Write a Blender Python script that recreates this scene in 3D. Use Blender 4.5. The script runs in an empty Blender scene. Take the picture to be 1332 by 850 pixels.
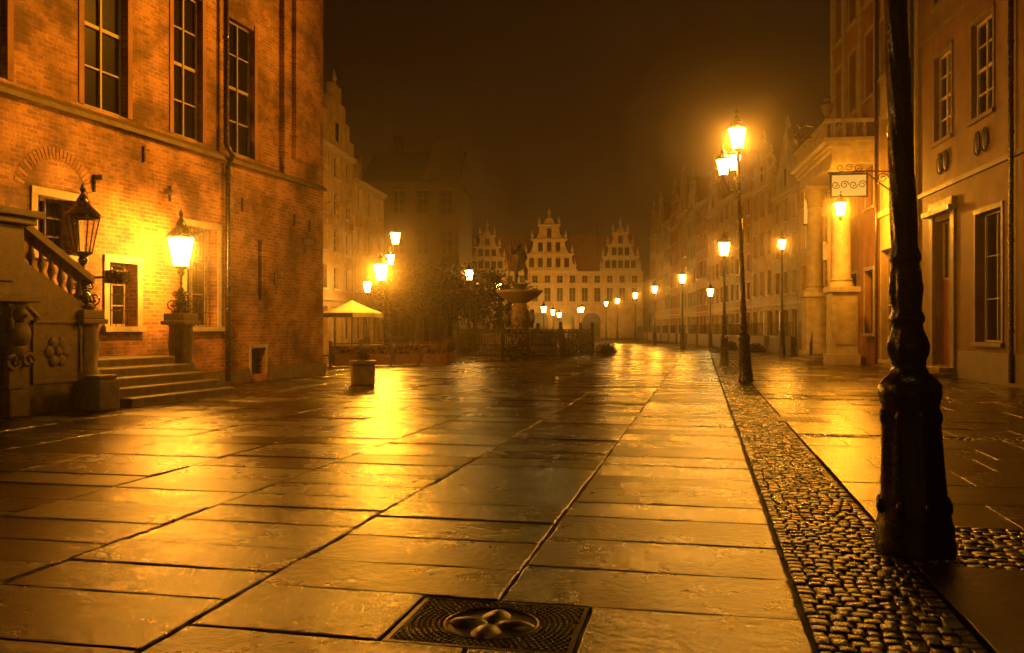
import bpy, math, random
from mathutils import Vector, Matrix
R = random.Random(7)
scene = bpy.context.scene
scene.view_settings.view_transform = 'Standard'
scene.view_settings.look = 'None'
scene.view_settings.exposure = 0

# ---------------------------------------------------------------- materials
def new_mat(name):
    m = bpy.data.materials.new(name); m.use_nodes = True
    nt = m.node_tree
    return m, nt, nt.nodes['Principled BSDF']
def N(nt, t, **k):
    n = nt.nodes.new(t)
    for a, b in k.items(): setattr(n, a, b)
    return n
def noise_mat(name, c1, c2, rough=(.5, .8), scale=3, bump=.3, bscale=40, metallic=0, bdist=.01, spec=.5):
    m, nt, p = new_mat(name)
    tc = N(nt, 'ShaderNodeTexCoord')
    n1 = N(nt, 'ShaderNodeTexNoise'); n1.inputs['Scale'].default_value = scale; n1.inputs['Detail'].default_value = 6
    nt.links.new(tc.outputs['Object'], n1.inputs['Vector'])
    cr = N(nt, 'ShaderNodeValToRGB')
    cr.color_ramp.elements[0].position = .3; cr.color_ramp.elements[1].position = .7
    cr.color_ramp.elements[0].color = (*c1, 1); cr.color_ramp.elements[1].color = (*c2, 1)
    nt.links.new(n1.outputs['Fac'], cr.inputs['Fac'])
    nt.links.new(cr.outputs['Color'], p.inputs['Base Color'])
    mr = N(nt, 'ShaderNodeMapRange')
    mr.inputs['From Min'].default_value = .3; mr.inputs['From Max'].default_value = .7
    mr.inputs['To Min'].default_value = rough[0]; mr.inputs['To Max'].default_value = rough[1]
    nt.links.new(n1.outputs['Fac'], mr.inputs['Value'])
    nt.links.new(mr.outputs['Result'], p.inputs['Roughness'])
    p.inputs['Metallic'].default_value = metallic
    p.inputs['Specular IOR Level'].default_value = spec
    if bump:
        n2 = N(nt, 'ShaderNodeTexNoise'); n2.inputs['Scale'].default_value = bscale; n2.inputs['Detail'].default_value = 4
        nt.links.new(tc.outputs['Object'], n2.inputs['Vector'])
        b = N(nt, 'ShaderNodeBump'); b.inputs['Strength'].default_value = bump; b.inputs['Distance'].default_value = bdist
        nt.links.new(n2.outputs['Fac'], b.inputs['Height']); nt.links.new(b.outputs['Normal'], p.inputs['Normal'])
    return m
def plaster(name, c1, c2):
    m, nt, p = new_mat(name)
    tc = N(nt, 'ShaderNodeTexCoord')
    n1 = N(nt, 'ShaderNodeTexNoise'); n1.inputs['Scale'].default_value = 1.1; n1.inputs['Detail'].default_value = 8; n1.inputs['Roughness'].default_value = .62
    nt.links.new(tc.outputs['Object'], n1.inputs['Vector'])
    cr = N(nt, 'ShaderNodeValToRGB'); cr.color_ramp.elements[0].position = .35; cr.color_ramp.elements[1].position = .62
    cr.color_ramp.elements[0].color = (*c1, 1); cr.color_ramp.elements[1].color = (*c2, 1)
    nt.links.new(n1.outputs['Fac'], cr.inputs['Fac'])
    mp = N(nt, 'ShaderNodeMapping'); mp.inputs['Scale'].default_value = (2.2, 2.2, .5); nt.links.new(tc.outputs['Object'], mp.inputs['Vector'])
    n2 = N(nt, 'ShaderNodeTexNoise'); n2.inputs['Scale'].default_value = 1; n2.inputs['Detail'].default_value = 7; n2.inputs['Roughness'].default_value = .6; nt.links.new(mp.outputs[0], n2.inputs['Vector'])
    c2_ = N(nt, 'ShaderNodeValToRGB'); c2_.color_ramp.elements[0].position = .3; c2_.color_ramp.elements[1].position = .6
    c2_.color_ramp.elements[0].color = (.66, .63, .6, 1); c2_.color_ramp.elements[1].color = (1.0, 1.0, 1.0, 1)
    nt.links.new(n2.outputs['Fac'], c2_.inputs['Fac'])
    mu = N(nt, 'ShaderNodeMix', data_type='RGBA', blend_type='MULTIPLY'); mu.inputs[0].default_value = 1
    nt.links.new(cr.outputs['Color'], mu.inputs[6]); nt.links.new(c2_.outputs['Color'], mu.inputs[7]); nt.links.new(mu.outputs[2], p.inputs['Base Color'])
    p.inputs['Roughness'].default_value = .75
    n3 = N(nt, 'ShaderNodeTexNoise'); n3.inputs['Scale'].default_value = 22; n3.inputs['Detail'].default_value = 6; nt.links.new(tc.outputs['Object'], n3.inputs['Vector'])
    b = N(nt, 'ShaderNodeBump'); b.inputs['Strength'].default_value = .5; b.inputs['Distance'].default_value = .02
    nt.links.new(n3.outputs['Fac'], b.inputs['Height']); nt.links.new(b.outputs['Normal'], p.inputs['Normal'])
    return m
def brick_mat(name, c1, c2, mortar):
    m, nt, p = new_mat(name)
    tc = N(nt, 'ShaderNodeTexCoord')
    sx = N(nt, 'ShaderNodeSeparateXYZ'); nt.links.new(tc.outputs['Object'], sx.inputs[0])
    ad = N(nt, 'ShaderNodeMath', operation='ADD'); nt.links.new(sx.outputs['X'], ad.inputs[0]); nt.links.new(sx.outputs['Y'], ad.inputs[1])
    cb = N(nt, 'ShaderNodeCombineXYZ'); nt.links.new(ad.outputs[0], cb.inputs['X']); nt.links.new(sx.outputs['Z'], cb.inputs['Y'])
    nd = N(nt, 'ShaderNodeTexNoise'); nd.inputs['Scale'].default_value = 4; nt.links.new(cb.outputs[0], nd.inputs['Vector'])
    mixv = N(nt, 'ShaderNodeVectorMath', operation='MULTIPLY_ADD')
    mixv.inputs[1].default_value = (.03, .02, 0); nt.links.new(nd.outputs['Color'], mixv.inputs[0]); nt.links.new(cb.outputs[0], mixv.inputs[2])
    bt = N(nt, 'ShaderNodeTexBrick'); bt.inputs['Scale'].default_value = 1
    bt.inputs['Brick Width'].default_value = .29; bt.inputs['Row Height'].default_value = .1
    bt.inputs['Mortar Size'].default_value = .012; bt.inputs['Mortar Smooth'].default_value = .2; bt.inputs['Bias'].default_value = -.1
    bt.inputs['Color1'].default_value = (*c1, 1); bt.inputs['Color2'].default_value = (*c2, 1); bt.inputs['Mortar'].default_value = (*mortar, 1)
    nt.links.new(mixv.outputs[0], bt.inputs['Vector'])
    n1 = N(nt, 'ShaderNodeTexNoise'); n1.inputs['Scale'].default_value = .6; n1.inputs['Detail'].default_value = 9; n1.inputs['Roughness'].default_value = .66
    nt.links.new(tc.outputs['Object'], n1.inputs['Vector'])
    cr = N(nt, 'ShaderNodeValToRGB'); cr.color_ramp.elements[0].position = .4; cr.color_ramp.elements[1].position = .58
    cr.color_ramp.elements[0].color = (.3, .25, .21, 1); cr.color_ramp.elements[1].color = (1.15, 1.1, 1.05, 1)
    nt.links.new(n1.outputs['Fac'], cr.inputs['Fac'])
    n3 = N(nt, 'ShaderNodeTexNoise'); n3.inputs['Scale'].default_value = 18; n3.inputs['Detail'].default_value = 3
    nt.links.new(cb.outputs[0], n3.inputs['Vector'])
    cr3 = N(nt, 'ShaderNodeValToRGB'); cr3.color_ramp.elements[0].position = .35; cr3.color_ramp.elements[1].position = .65
    cr3.color_ramp.elements[0].color = (.8, .8, .8, 1); cr3.color_ramp.elements[1].color = (1.1, 1.1, 1.1, 1)
    nt.links.new(n3.outputs['Fac'], cr3.inputs['Fac'])
    mu = N(nt, 'ShaderNodeMix', data_type='RGBA', blend_type='MULTIPLY'); mu.inputs[0].default_value = 1
    nt.links.new(bt.outputs['Color'], mu.inputs[6]); nt.links.new(cr.outputs['Color'], mu.inputs[7])
    mu2 = N(nt, 'ShaderNodeMix', data_type='RGBA', blend_type='MULTIPLY'); mu2.inputs[0].default_value = 1
    nt.links.new(mu.outputs[2], mu2.inputs[6]); nt.links.new(cr3.outputs['Color'], mu2.inputs[7])
    nt.links.new(mu2.outputs[2], p.inputs['Base Color'])
    p.inputs['Roughness'].default_value = .75
    sc3 = N(nt, 'ShaderNodeMath', operation='MULTIPLY'); sc3.inputs[1].default_value = .35; nt.links.new(n3.outputs['Fac'], sc3.inputs[0])
    hs = N(nt, 'ShaderNodeMath', operation='MULTIPLY_ADD'); hs.inputs[1].default_value = -1
    nt.links.new(bt.outputs['Fac'], hs.inputs[0]); nt.links.new(sc3.outputs[0], hs.inputs[2])
    b = N(nt, 'ShaderNodeBump'); b.inputs['Strength'].default_value = 1; b.inputs['Distance'].default_value = .02
    nt.links.new(hs.outputs[0], b.inputs['Height']); nt.links.new(b.outputs['Normal'], p.inputs['Normal'])
    return m
def wet_stone(name, c1, c2, r0, r1, fine=120, fd=.004, med=14, mdist=.03, spec=.8):
    m, nt, p = new_mat(name)
    tc = N(nt, 'ShaderNodeTexCoord'); geo = N(nt, 'ShaderNodeNewGeometry')
    big = N(nt, 'ShaderNodeTexNoise'); big.inputs['Scale'].default_value = 1.3; big.inputs['Detail'].default_value = 7; big.inputs['Roughness'].default_value = .65
    nt.links.new(tc.outputs['Object'], big.inputs['Vector'])
    add = N(nt, 'ShaderNodeMath', operation='MULTIPLY_ADD'); add.inputs[1].default_value = .4
    nt.links.new(geo.outputs['Random Per Island'], add.inputs[0]); nt.links.new(big.outputs['Fac'], add.inputs[2])
    cr = N(nt, 'ShaderNodeValToRGB'); cr.color_ramp.elements[0].position = .4; cr.color_ramp.elements[1].position = 1
    cr.color_ramp.elements[0].color = (*c1, 1); cr.color_ramp.elements[1].color = (*c2, 1)
    nt.links.new(add.outputs[0], cr.inputs['Fac']); nt.links.new(cr.outputs['Color'], p.inputs['Base Color'])
    mr = N(nt, 'ShaderNodeMapRange'); mr.inputs['From Min'].default_value = .45; mr.inputs['From Max'].default_value = .9
    mr.inputs['To Min'].default_value = r0; mr.inputs['To Max'].default_value = r1
    nt.links.new(add.outputs[0], mr.inputs['Value']); nt.links.new(mr.outputs['Result'], p.inputs['Roughness'])
    f = N(nt, 'ShaderNodeTexNoise'); f.inputs['Scale'].default_value = fine; f.inputs['Detail'].default_value = 4; f.inputs['Roughness'].default_value = .7
    md = N(nt, 'ShaderNodeTexNoise'); md.inputs['Scale'].default_value = med; md.inputs['Detail'].default_value = 5; md.inputs['Roughness'].default_value = .6
    nt.links.new(tc.outputs['Object'], f.inputs['Vector']); nt.links.new(tc.outputs['Object'], md.inputs['Vector'])
    b1 = N(nt, 'ShaderNodeBump'); b1.inputs['Strength'].default_value = 1; b1.inputs['Distance'].default_value = mdist
    nt.links.new(md.outputs['Fac'], b1.inputs['Height'])
    b2 = N(nt, 'ShaderNodeBump'); b2.inputs['Strength'].default_value = 1; b2.inputs['Distance'].default_value = fd
    nt.links.new(f.outputs['Fac'], b2.inputs['Height']); nt.links.new(b1.outputs['Normal'], b2.inputs['Normal'])
    nt.links.new(b2.outputs['Normal'], p.inputs['Normal'])
    p.inputs['Specular IOR Level'].default_value = spec
    return m
def emit_mat(name, col, s, transparent=True):
    m = bpy.data.materials.new(name); m.use_nodes = True; nt = m.node_tree
    nt.nodes.remove(nt.nodes['Principled BSDF']); out = nt.nodes['Material Output']
    e = N(nt, 'ShaderNodeEmission'); e.inputs[0].default_value = (*col, 1); e.inputs[1].default_value = s
    if transparent:
        t = N(nt, 'ShaderNodeBsdfTransparent'); a = N(nt, 'ShaderNodeAddShader')
        nt.links.new(e.outputs[0], a.inputs[0]); nt.links.new(t.outputs[0], a.inputs[1]); nt.links.new(a.outputs[0], out.inputs[0])
    else: nt.links.new(e.outputs[0], out.inputs[0])
    m.cycles.emission_sampling = 'NONE'
    return m
def scatter_mat(name, dens, g, col=(1, .9, .8)):
    m = bpy.data.materials.new(name); m.use_nodes = True; nt = m.node_tree; nt.nodes.remove(nt.nodes['Principled BSDF'])
    v = N(nt, 'ShaderNodeVolumeScatter'); v.inputs['Color'].default_value = (*col, 1); v.inputs['Density'].default_value = dens; v.inputs['Anisotropy'].default_value = g
    nt.links.new(v.outputs[0], nt.nodes['Material Output'].inputs['Volume'])
    return m

BRICK = brick_mat('old_brick', (.38, .18, .09), (.19, .075, .04), (.38, .29, .2))
STONE = noise_mat('carved_stone', (.06, .044, .034), (.17, .13, .095), (.4, .75), 5, .6, 30, bdist=.02)
STONEL = noise_mat('pale_stone', (.26, .22, .16), (.42, .37, .28), (.5, .8), 3, .4, 30)
IRON = noise_mat('black_iron', (.008, .007, .006), (.02, .017, .014), (.18, .36), 18, .4, 60, 0, .005, .7)
BRONZE = noise_mat('dark_bronze', (.006, .005, .004), (.016, .013, .01), (.5, .7), 6, .2, 30, 0)
GOLD = noise_mat('gilding', (.4, .25, .07), (.6, .38, .12), (.25, .4), 6, .2, 30, .8)
GLASS, nt_, p_ = new_mat('window_glass'); p_.inputs['Base Color'].default_value = (.010, .008, .006, 1); p_.inputs['Roughness'].default_value = .18; p_.inputs['Specular IOR Level'].default_value = .25
FRAME = noise_mat('painted_frame', (.22, .17, .11), (.31, .25, .17), (.4, .6), 6, .1, 30)
FRAMED = noise_mat('dark_frame', (.05, .035, .025), (.1, .07, .045), (.4, .6), 6, .1, 30)
PLB = plaster('brown_plaster', (.095, .052, .031), (.155, .09, .055))
PLY = plaster('ochre_plaster', (.28, .2, .12), (.44, .33, .2))
PLR = plaster('red_plaster', (.2, .09, .055), (.32, .15, .095))
PLG = plaster('grey_plaster', (.2, .18, .15), (.36, .33, .28))
PLD = plaster('sooty_plaster', (.02, .012, .009), (.045, .028, .02))  # darkness put into the colour; lamp light made the dark building too bright
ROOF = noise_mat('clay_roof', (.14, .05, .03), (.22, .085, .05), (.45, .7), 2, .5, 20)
ROOFD = noise_mat('sooty_roof', (.02, .012, .01), (.04, .024, .018), (.5, .7), 2, .5, 20)  # near-black roof tone, used on the dark building alone
CANVAS = noise_mat('cream_canvas', (.2, .18, .15), (.28, .26, .22), (.7, .9), 3, .2, 30)
WOOD = noise_mat('stained_wood', (.13, .045, .025), (.21, .075, .042), (.35, .6), 5, .3, 30)
BARK = noise_mat('bark', (.015, .011, .008), (.035, .025, .018), (.7, .9), 8, .6, 30)
LEAF = noise_mat('leaves', (.006, .007, .003), (.022, .02, .008), (.6, .8), 2, 0, spec=.2)
SLAB = wet_stone('wet_granite_slab', (.009, .006, .004), (.038, .025, .016), .12, .34, 110, .0024, 12, .0135)
SLAB2 = wet_stone('wet_pavement_slab', (.024, .016, .011), (.065, .045, .032), .12, .28, 110, .0018, 9, .008)
SETT = wet_stone('wet_cobble', (.010, .007, .006), (.035, .025, .019), .15, .3, 90, .0025, 30, .007)
JOINT = noise_mat('wet_joint_dirt', (.006, .005, .004), (.014, .011, .008), (.6, .85), 6, .6, 60, spec=.2)
CAST = noise_mat('wet_cast_iron', (.012, .01, .008), (.035, .028, .02), (.28, .45), 20, .5, 120, .3, .004)
LAMPCOL = (1, .335, .011)
LGLASS = emit_mat('lit_lantern_glass', (1, .62, .14), 28)
LGLASS_FAR = emit_mat('lit_lantern_glass_far', (1, .62, .14), 45)
DGLASS, nt_, p_ = new_mat('dark_lantern_glass'); p_.inputs['Base Color'].default_value = (.15, .12, .08, 1); p_.inputs['Roughness'].default_value = .15; p_.inputs['Alpha'].default_value = .3
LITWIN = emit_mat('lit_window', (1, .36, .04), .8, False)
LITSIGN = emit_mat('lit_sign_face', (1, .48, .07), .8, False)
HALOS = [scatter_mat('mist_%d' % i, d, .3) for i, d in enumerate((.034, .014, .0065, .0032, .0014))]  # thin scatter shells added to draw glow halos around lamps
HALO_R = (.45, .85, 1.4, 2.1, 3.0)

# ---------------------------------------------------------------- builder
class Obj:
    def __init__(s, name, loc=(0, 0, 0), rot=0., tilt=(0, 0)):
        s.e = bpy.data.objects.new(name, None); scene.collection.objects.link(s.e)
        s.e.location = loc; s.e.rotation_euler = (tilt[0], tilt[1], rot); s.e.empty_display_size = .3
        s.p = {}
    def part(s, n, mat, smooth=False, bevel=0):
        if n not in s.p: s.p[n] = dict(v=[], f=[], m=mat, s=smooth, b=bevel)
        return s.p[n]
    def add(s, n, mat, vs, fs, smooth=False, bevel=0):
        p = s.part(n, mat, smooth, bevel); o = len(p['v'])
        p['v'] += [tuple(v) for v in vs]; p['f'] += [tuple(i+o for i in f) for f in fs]
    def box(s, n, mat, x0, x1, y0, y1, z0, z1, bevel=0):
        s.add(n, mat, [(x0,y0,z0),(x1,y0,z0),(x1,y1,z0),(x0,y1,z0),(x0,y0,z1),(x1,y0,z1),(x1,y1,z1),(x0,y1,z1)],
              [(0,3,2,1),(4,5,6,7),(0,1,5,4),(1,2,6,5),(2,3,7,6),(3,0,4,7)], False, bevel)
    def prism(s, n, mat, poly, y0, y1):
        k = len(poly)
        vs = [(x, y0, z) for x, z in poly] + [(x, y1, z) for x, z in poly]
        fs = [tuple(range(k)), tuple(range(2*k-1, k-1, -1))] + [(i, i+k, (i+1) % k+k, (i+1) % k) for i in range(k)]
        s.add(n, mat, vs, fs)
    def prismx(s, n, mat, poly, x0, x1):
        k = len(poly)
        vs = [(x0, y, z) for y, z in poly] + [(x1, y, z) for y, z in poly]
        fs = [tuple(range(k)), tuple(range(2*k-1, k-1, -1))] + [(i, i+k, (i+1) % k+k, (i+1) % k) for i in range(k)]
        s.add(n, mat, vs, fs)
    def lathe(s, n, mat, prof, c=(0, 0), seg=20, flute=None, smooth=True, rot=0):
        vs = []; fs = []
        for i, pr in enumerate(prof):
            r, z = pr[0], pr[1]; a = pr[2] if len(pr) > 2 else 0; tw = pr[3] if len(pr) > 3 else 0
            for j in range(seg):
                t = 2*math.pi*j/seg+rot
                rr = r*(1+a*math.cos((flute or 8)*(t+tw)))
                vs.append((c[0]+rr*math.cos(t), c[1]+rr*math.sin(t), z))
        for i in range(len(prof)-1):
            for j in range(seg):
                fs.append((i*seg+j, i*seg+(j+1) % seg, (i+1)*seg+(j+1) % seg, (i+1)*seg+j))
        fs.append(tuple(range(seg-1, -1, -1))); fs.append(tuple((len(prof)-1)*seg+j for j in range(seg)))
        s.add(n, mat, vs, fs, smooth)
    def tube(s, n, mat, pts, rad, seg=6):
        pts = [Vector(p) for p in pts]; k = len(pts)
        if not hasattr(rad, '__len__'): rad = [rad]*k
        vs = []; fs = []
        for i, p in enumerate(pts):
            d = (pts[min(i+1, k-1)]-pts[max(i-1, 0)])
            d = d.normalized() if d.length > 1e-9 else Vector((0, 0, 1))
            a = d.cross(Vector((0, 0, 1)) if abs(d.z) < .9 else Vector((1, 0, 0))).normalized(); b = d.cross(a)
            for j in range(seg):
                t = 2*math.pi*j/seg
                vs.append(p+(a*math.cos(t)+b*math.sin(t))*rad[i])
        for i in range(k-1):
            for j in range(seg):
                fs.append((i*seg+j, i*seg+(j+1) % seg, (i+1)*seg+(j+1) % seg, (i+1)*seg+j))
        fs.append(tuple(range(seg))); fs.append(tuple((k-1)*seg+j for j in range(seg)))
        s.add(n, mat, vs, fs, True)
    def ball(s, n, mat, c, r, sc=(1, 1, 1), seg=12, rows=8):
        prof = []
        for i in range(rows+1):
            t = -math.pi/2+math.pi*i/rows
            prof.append((max(.002, math.cos(t)), math.sin(t)))
        vs = []; fs = []
        for a, z in prof:
            for j in range(seg):
                t = 2*math.pi*j/seg
                vs.append((c[0]+r*sc[0]*a*math.cos(t), c[1]+r*sc[1]*a*math.sin(t), c[2]+r*sc[2]*z))
        for i in range(rows):
            for j in range(seg): fs.append((i*seg+j, i*seg+(j+1) % seg, (i+1)*seg+(j+1) % seg, (i+1)*seg+j))
        fs.append(tuple(range(seg-1, -1, -1))); fs.append(tuple(rows*seg+j for j in range(seg)))
        s.add(n, mat, vs, fs, True)
    def mist(s, c, k=1., n=5):  # lamp glow imitated by added nested scatter spheres
        for i, r in enumerate(HALO_R[:n]): s.ball('mist_around_lamp_%d' % i, HALOS[i], c, r*k, seg=24, rows=16)
    def scroll(s, n, mat, c, r, plane='x', turns=1.3, sgn=1, th=.015, start=0):
        pts = []
        for i in range(22):
            t = start+sgn*turns*2*math.pi*i/21; rr = r*(1-.75*i/21)
            a, b = rr*math.cos(t), rr*math.sin(t)
            pts.append((c[0]+a, c[1], c[2]+b) if plane == 'x' else (c[0], c[1]+a, c[2]+b))
        s.tube(n, mat, pts, th, 5)
    def light(s, loc, power, rad=.12, col=LAMPCOL):
        l = bpy.data.lights.new('lamp_light', 'POINT'); l.energy = power; l.color = col; l.shadow_soft_size = rad
        o = bpy.data.objects.new('light', l); scene.collection.objects.link(o); o.parent = s.e; o.location = loc
    def done(s):
        for n, p in s.p.items():
            me = bpy.data.meshes.new(n); me.from_pydata(p['v'], [], p['f']); me.materials.append(p['m']); me.update()
            if p['s']: me.shade_smooth()
            o = bpy.data.objects.new(n, me); scene.collection.objects.link(o); o.parent = s.e
            if p['s']:
                try: me.set_sharp_from_angle(angle=math.radians(50))
                except Exception: pass
            if p['b']:
                b = o.modifiers.new('b', 'BEVEL'); b.width = p['b']; b.segments = 2; b.limit_method = 'ANGLE'
        return s.e

def facade(o, part, mat, x0, x1, z0, z1, ops, y=0, depth=.25):
    xs = sorted(set([x0, x1]+[v for q in ops for v in q[:2]])); zs = sorted(set([z0, z1]+[v for q in ops for v in q[2:4]]))
    xs = [v for v in xs if x0 <= v <= x1]; zs = [v for v in zs if z0 <= v <= z1]
    for i in range(len(xs)-1):
        for j in range(len(zs)-1):
            cx, cz = (xs[i]+xs[i+1])/2, (zs[j]+zs[j+1])/2
            if any(q[0] < cx < q[1] and q[2] < cz < q[3] for q in ops): continue
            o.add(part, mat, [(xs[i], y, zs[j]), (xs[i+1], y, zs[j]), (xs[i+1], y, zs[j+1]), (xs[i], y, zs[j+1])], [(0, 1, 2, 3)])
    for a, b, c, d in [q[:4] for q in ops]:
        o.add(part, mat, [(a,y,c),(b,y,c),(b,y,d),(a,y,d),(a,y+depth,c),(b,y+depth,c),(b,y+depth,d),(a,y+depth,d)],
              [(0,4,5,1),(1,5,6,2),(2,6,7,3),(3,7,4,0)])
def window(o, a, b, c, d, nx=2, nz=3, y=0, depth=.25, fm=None, glass=None, trim=None, tw=.14, sill=True, fw=.06):
    fm = fm or FRAME; yy = y+depth; g = glass or GLASS
    o.add('glass' if g is GLASS else 'lit_glass', g, [(a,yy,c),(b,yy,c),(b,yy,d),(a,yy,d)], [(0,1,2,3)])
    y0, y1 = yy-.07, yy-.005
    e = .003
    o.box('window_frames', fm, a+e, a+fw, y0, y1, c+e, d-e); o.box('window_frames', fm, b-fw, b-e, y0, y1, c+e, d-e)
    o.box('window_frames', fm, a+fw, b-fw, y0, y1, c+e, c+fw); o.box('window_frames', fm, a+fw, b-fw, y0, y1, d-fw, d-e)
    for i in range(1, nx):
        x = a+(b-a)*i/nx; o.box('window_frames', fm, x-fw*.4, x+fw*.4, y0-.008, y1, c+fw, d-fw)
    for i in range(1, nz):
        z = c+(d-c)*i/nz; w = fw*.28 if not (nz == 4 and i == 2) else fw*.6
        o.box('window_frames', fm, a+fw, b-fw, y0+.012, y1, z-w, z+w)
    if trim:
        o.box('window_trim', trim, a-tw, a-.002, y-.04, y+.05, c, d); o.box('window_trim', trim, b+.002, b+tw, y-.04, y+.05, c, d)
        o.box('window_trim', trim, a-tw, b+tw, y-.05, y+.05, d+.002, d+tw)
        if sill: o.box('window_trim', trim, a-tw-.05, b+tw+.05, y-.12, y+.05, c-.13, c-.003)

def gable_poly(w, z, h, kind, x0=0):
    c = x0+w/2
    if kind == 'tri': return [(x0, z), (x0+w, z), (c+.3, z+h), (c-.3, z+h)]
    if kind == 'step':
        n = 4; L = []; Rr = []
        for i in range(n):
            xx = w/2*(1-i/n); L += [(c-xx, z+h*i/n), (c-xx, z+h*(i+1)/n)]; Rr += [(c+xx, z+h*i/n), (c+xx, z+h*(i+1)/n)]
        return L[::1]+Rr[::-1]
    half = [(1, 0), (1, .08), (.93, .1), (.86, .16), (.84, .26), (.88, .3), (.72, .33), (.64, .4), (.58, .5), (.6, .56), (.66, .58), (.46, .62), (.38, .7), (.36, .8), (.4, .83), (.2, .88), (.14, .95), (0, 1.0)]
    return [(c-w/2*a, z+h*b) for a, b in half] + [(c+w/2*a, z+h*b) for a, b in half[-2::-1]]

def house(name, loc, rot, w, h, gh, mat, kind='tri', nwin=3, floors=4, trim=STONEL, depthb=10, lit=.04, roofm=None, fm=None):
    o = Obj(name, loc, rot)
    fl = (h-3.6)/max(1, floors-1); ops = []; wins = []
    ww = min(1.15, w/nwin*.5)
    for f in range(1, floors):
        for i in range(nwin):
            cx = w*(i+.5)/nwin; z0 = 3.6+fl*(f-1)+fl*.22; z1 = z0+fl*.6
            ops.append((cx-ww/2, cx+ww/2, z0, z1)); wins.append((cx-ww/2, cx+ww/2, z0, z1))
    gops = []
    for i in range(nwin):
        cx = w*(i+.5)/nwin
        q = (cx-ww*.6, cx+ww*.6, .15 if i == nwin//2 else .9, 3.0)
        gops.append(q)
    facade(o, 'wall', mat, 0, w, 0, h, ops+gops)
    for q in wins: window(o, *q, 2, 3, trim=trim, tw=.1, glass=LITWIN if R.random() < lit else None, fm=fm)
    for k, q in enumerate(gops): window(o, *q, 2, 2, trim=trim, tw=.12, sill=False, glass=LITWIN if R.random() < lit*3.5 else None, fm=FRAMED)
    for f in (3.35, h-.25):
        o.box('cornice', trim, -.04, w+.04, -.14, .05, f, f+.16)
    o.box('cornice', trim, -.06, w+.06, -.24, .06, h-.09, h+.06)
    o.add('wall', mat, [(0,0,0),(0,depthb,0),(0,depthb,h),(0,0,h),(w,0,0),(w,depthb,0),(w,depthb,h),(w,0,h)], [(0,1,2,3),(4,5,6,7),(1,5,6,2)])
    c = w/2; rh = gh*.9
    if kind in ('tri', 'step', 'scroll'):
        poly = gable_poly(w, h+.065, gh, kind); o.prism('gable', mat, poly, -.02, .35)
        if kind == 'scroll':
            for bb in (.3, .58, .85):
                hw = {.3: .88, .58: .64, .85: .4}[bb]
                o.box('cornice', trim, c-w/2*hw, c+w/2*hw, -.12, -.023, h+gh*bb, h+gh*bb+.12)
        for (xx, zz) in ([(c, h+gh)]+([(c-w/2*.86, h+gh*.28), (c+w/2*.86, h+gh*.28), (c-w*.31, h+gh*.56), (c+w*.31, h+gh*.56)] if kind == 'scroll' else [])):
            o.lathe('finials', trim, [(.16, zz), (.16, zz+.2), (.07, zz+.3), (.2, zz+.5), (.12, zz+.7), (.03, zz+1.1)], (xx, .15), 8)
        if gh > 3:
            o.box('gable_glass', GLASS, c-.4, c+.4, -.035, -.024, h+gh*.12, h+gh*.12+1.2)
            o.box('window_trim', trim, c-.55, c-.403, -.07, -.022, h+gh*.1, h+gh*.12+1.35); o.box('window_trim', trim, c+.403, c+.55, -.07, -.022, h+gh*.1, h+gh*.12+1.35)
        o.add('roof', roofm or ROOF, [(-.1, .355, h+.03), (c, .355, h+rh), (w+.1, .355, h+.03), (-.1, depthb, h+.03), (c, depthb, h+rh), (w+.1, depthb, h+.03)], [(0,1,4,3),(1,2,5,4),(3,4,5)])
    else:
        o.add('roof', roofm or ROOF, [(-.1, -.2, h+.065), (w+.1, -.2, h+.065), (w+.1, depthb, h+.065), (-.1, depthb, h+.065), (-.1, depthb/2, h+gh), (w+.1, depthb/2, h+gh)], [(0,1,5,4),(2,3,4,5),(0,4,3),(1,2,5)])
        if gh > 2 and roofm is None:
            o.box('dormer', mat, c-.6, c+.6, .8, 3, h+.3, h+1.7); o.prism('dormer_roof', ROOF, [(c-.8, h+1.71), (c+.8, h+1.71), (c, h+2.4)], .7, 3.4)
        o.box('chimney', mat if roofm else BRICK, w*.2, w*.2+.7, depthb/2-.3, depthb/2+.4, h+gh*.5, h+gh+1.3)
    return o

# ---------------------------------------------------------------- lanterns and lamps
def lantern(o, c, s=1., lit=True, power=0, glass=None):
    x, y, z = c; g = (glass or LGLASS) if lit else DGLASS
    rb, rt, hh = .12*s, .22*s, .5*s; z0, z1 = z-hh/2, z+hh/2
    ring = lambda r, zz: [(x+r*math.cos(math.pi/3*k), y+r*math.sin(math.pi/3*k), zz) for k in range(6)]
    a, b = ring(rb, z0), ring(rt, z1)
    o.add('lantern_glass', g, a+b, [(k, (k+1) % 6, (k+1) % 6+6, k+6) for k in range(6)])
    for k in range(6):
        o.tube('lantern_frame', IRON, [a[k], b[k]], .011*s, 4); o.tube('lantern_frame', IRON, [a[k], a[(k+1) % 6]], .014*s, 4); o.tube('lantern_frame', IRON, [b[k], b[(k+1) % 6]], .018*s, 4)
    o.lathe('lantern_roof', IRON, [(rt*1.12, z1+.01), (rt*1.14, z1+.03*s), (rt*.75, z1+.11*s), (rt*.4, z1+.19*s), (rt*.42, z1+.22*s), (rt*.22, z1+.3*s), (.02*s, z1+.34*s), (.045*s, z1+.39*s), (.012*s, z1+.47*s)], (x, y), 12, smooth=True)
    o.lathe('lantern_base', IRON, [(.03*s, z0-.17*s), (.07*s, z0-.1*s), (.05*s, z0-.06*s), (rb*1.05, z0-.005)], (x, y), 10)
    if power: o.light((x, y, z), power, .13*s)
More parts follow.
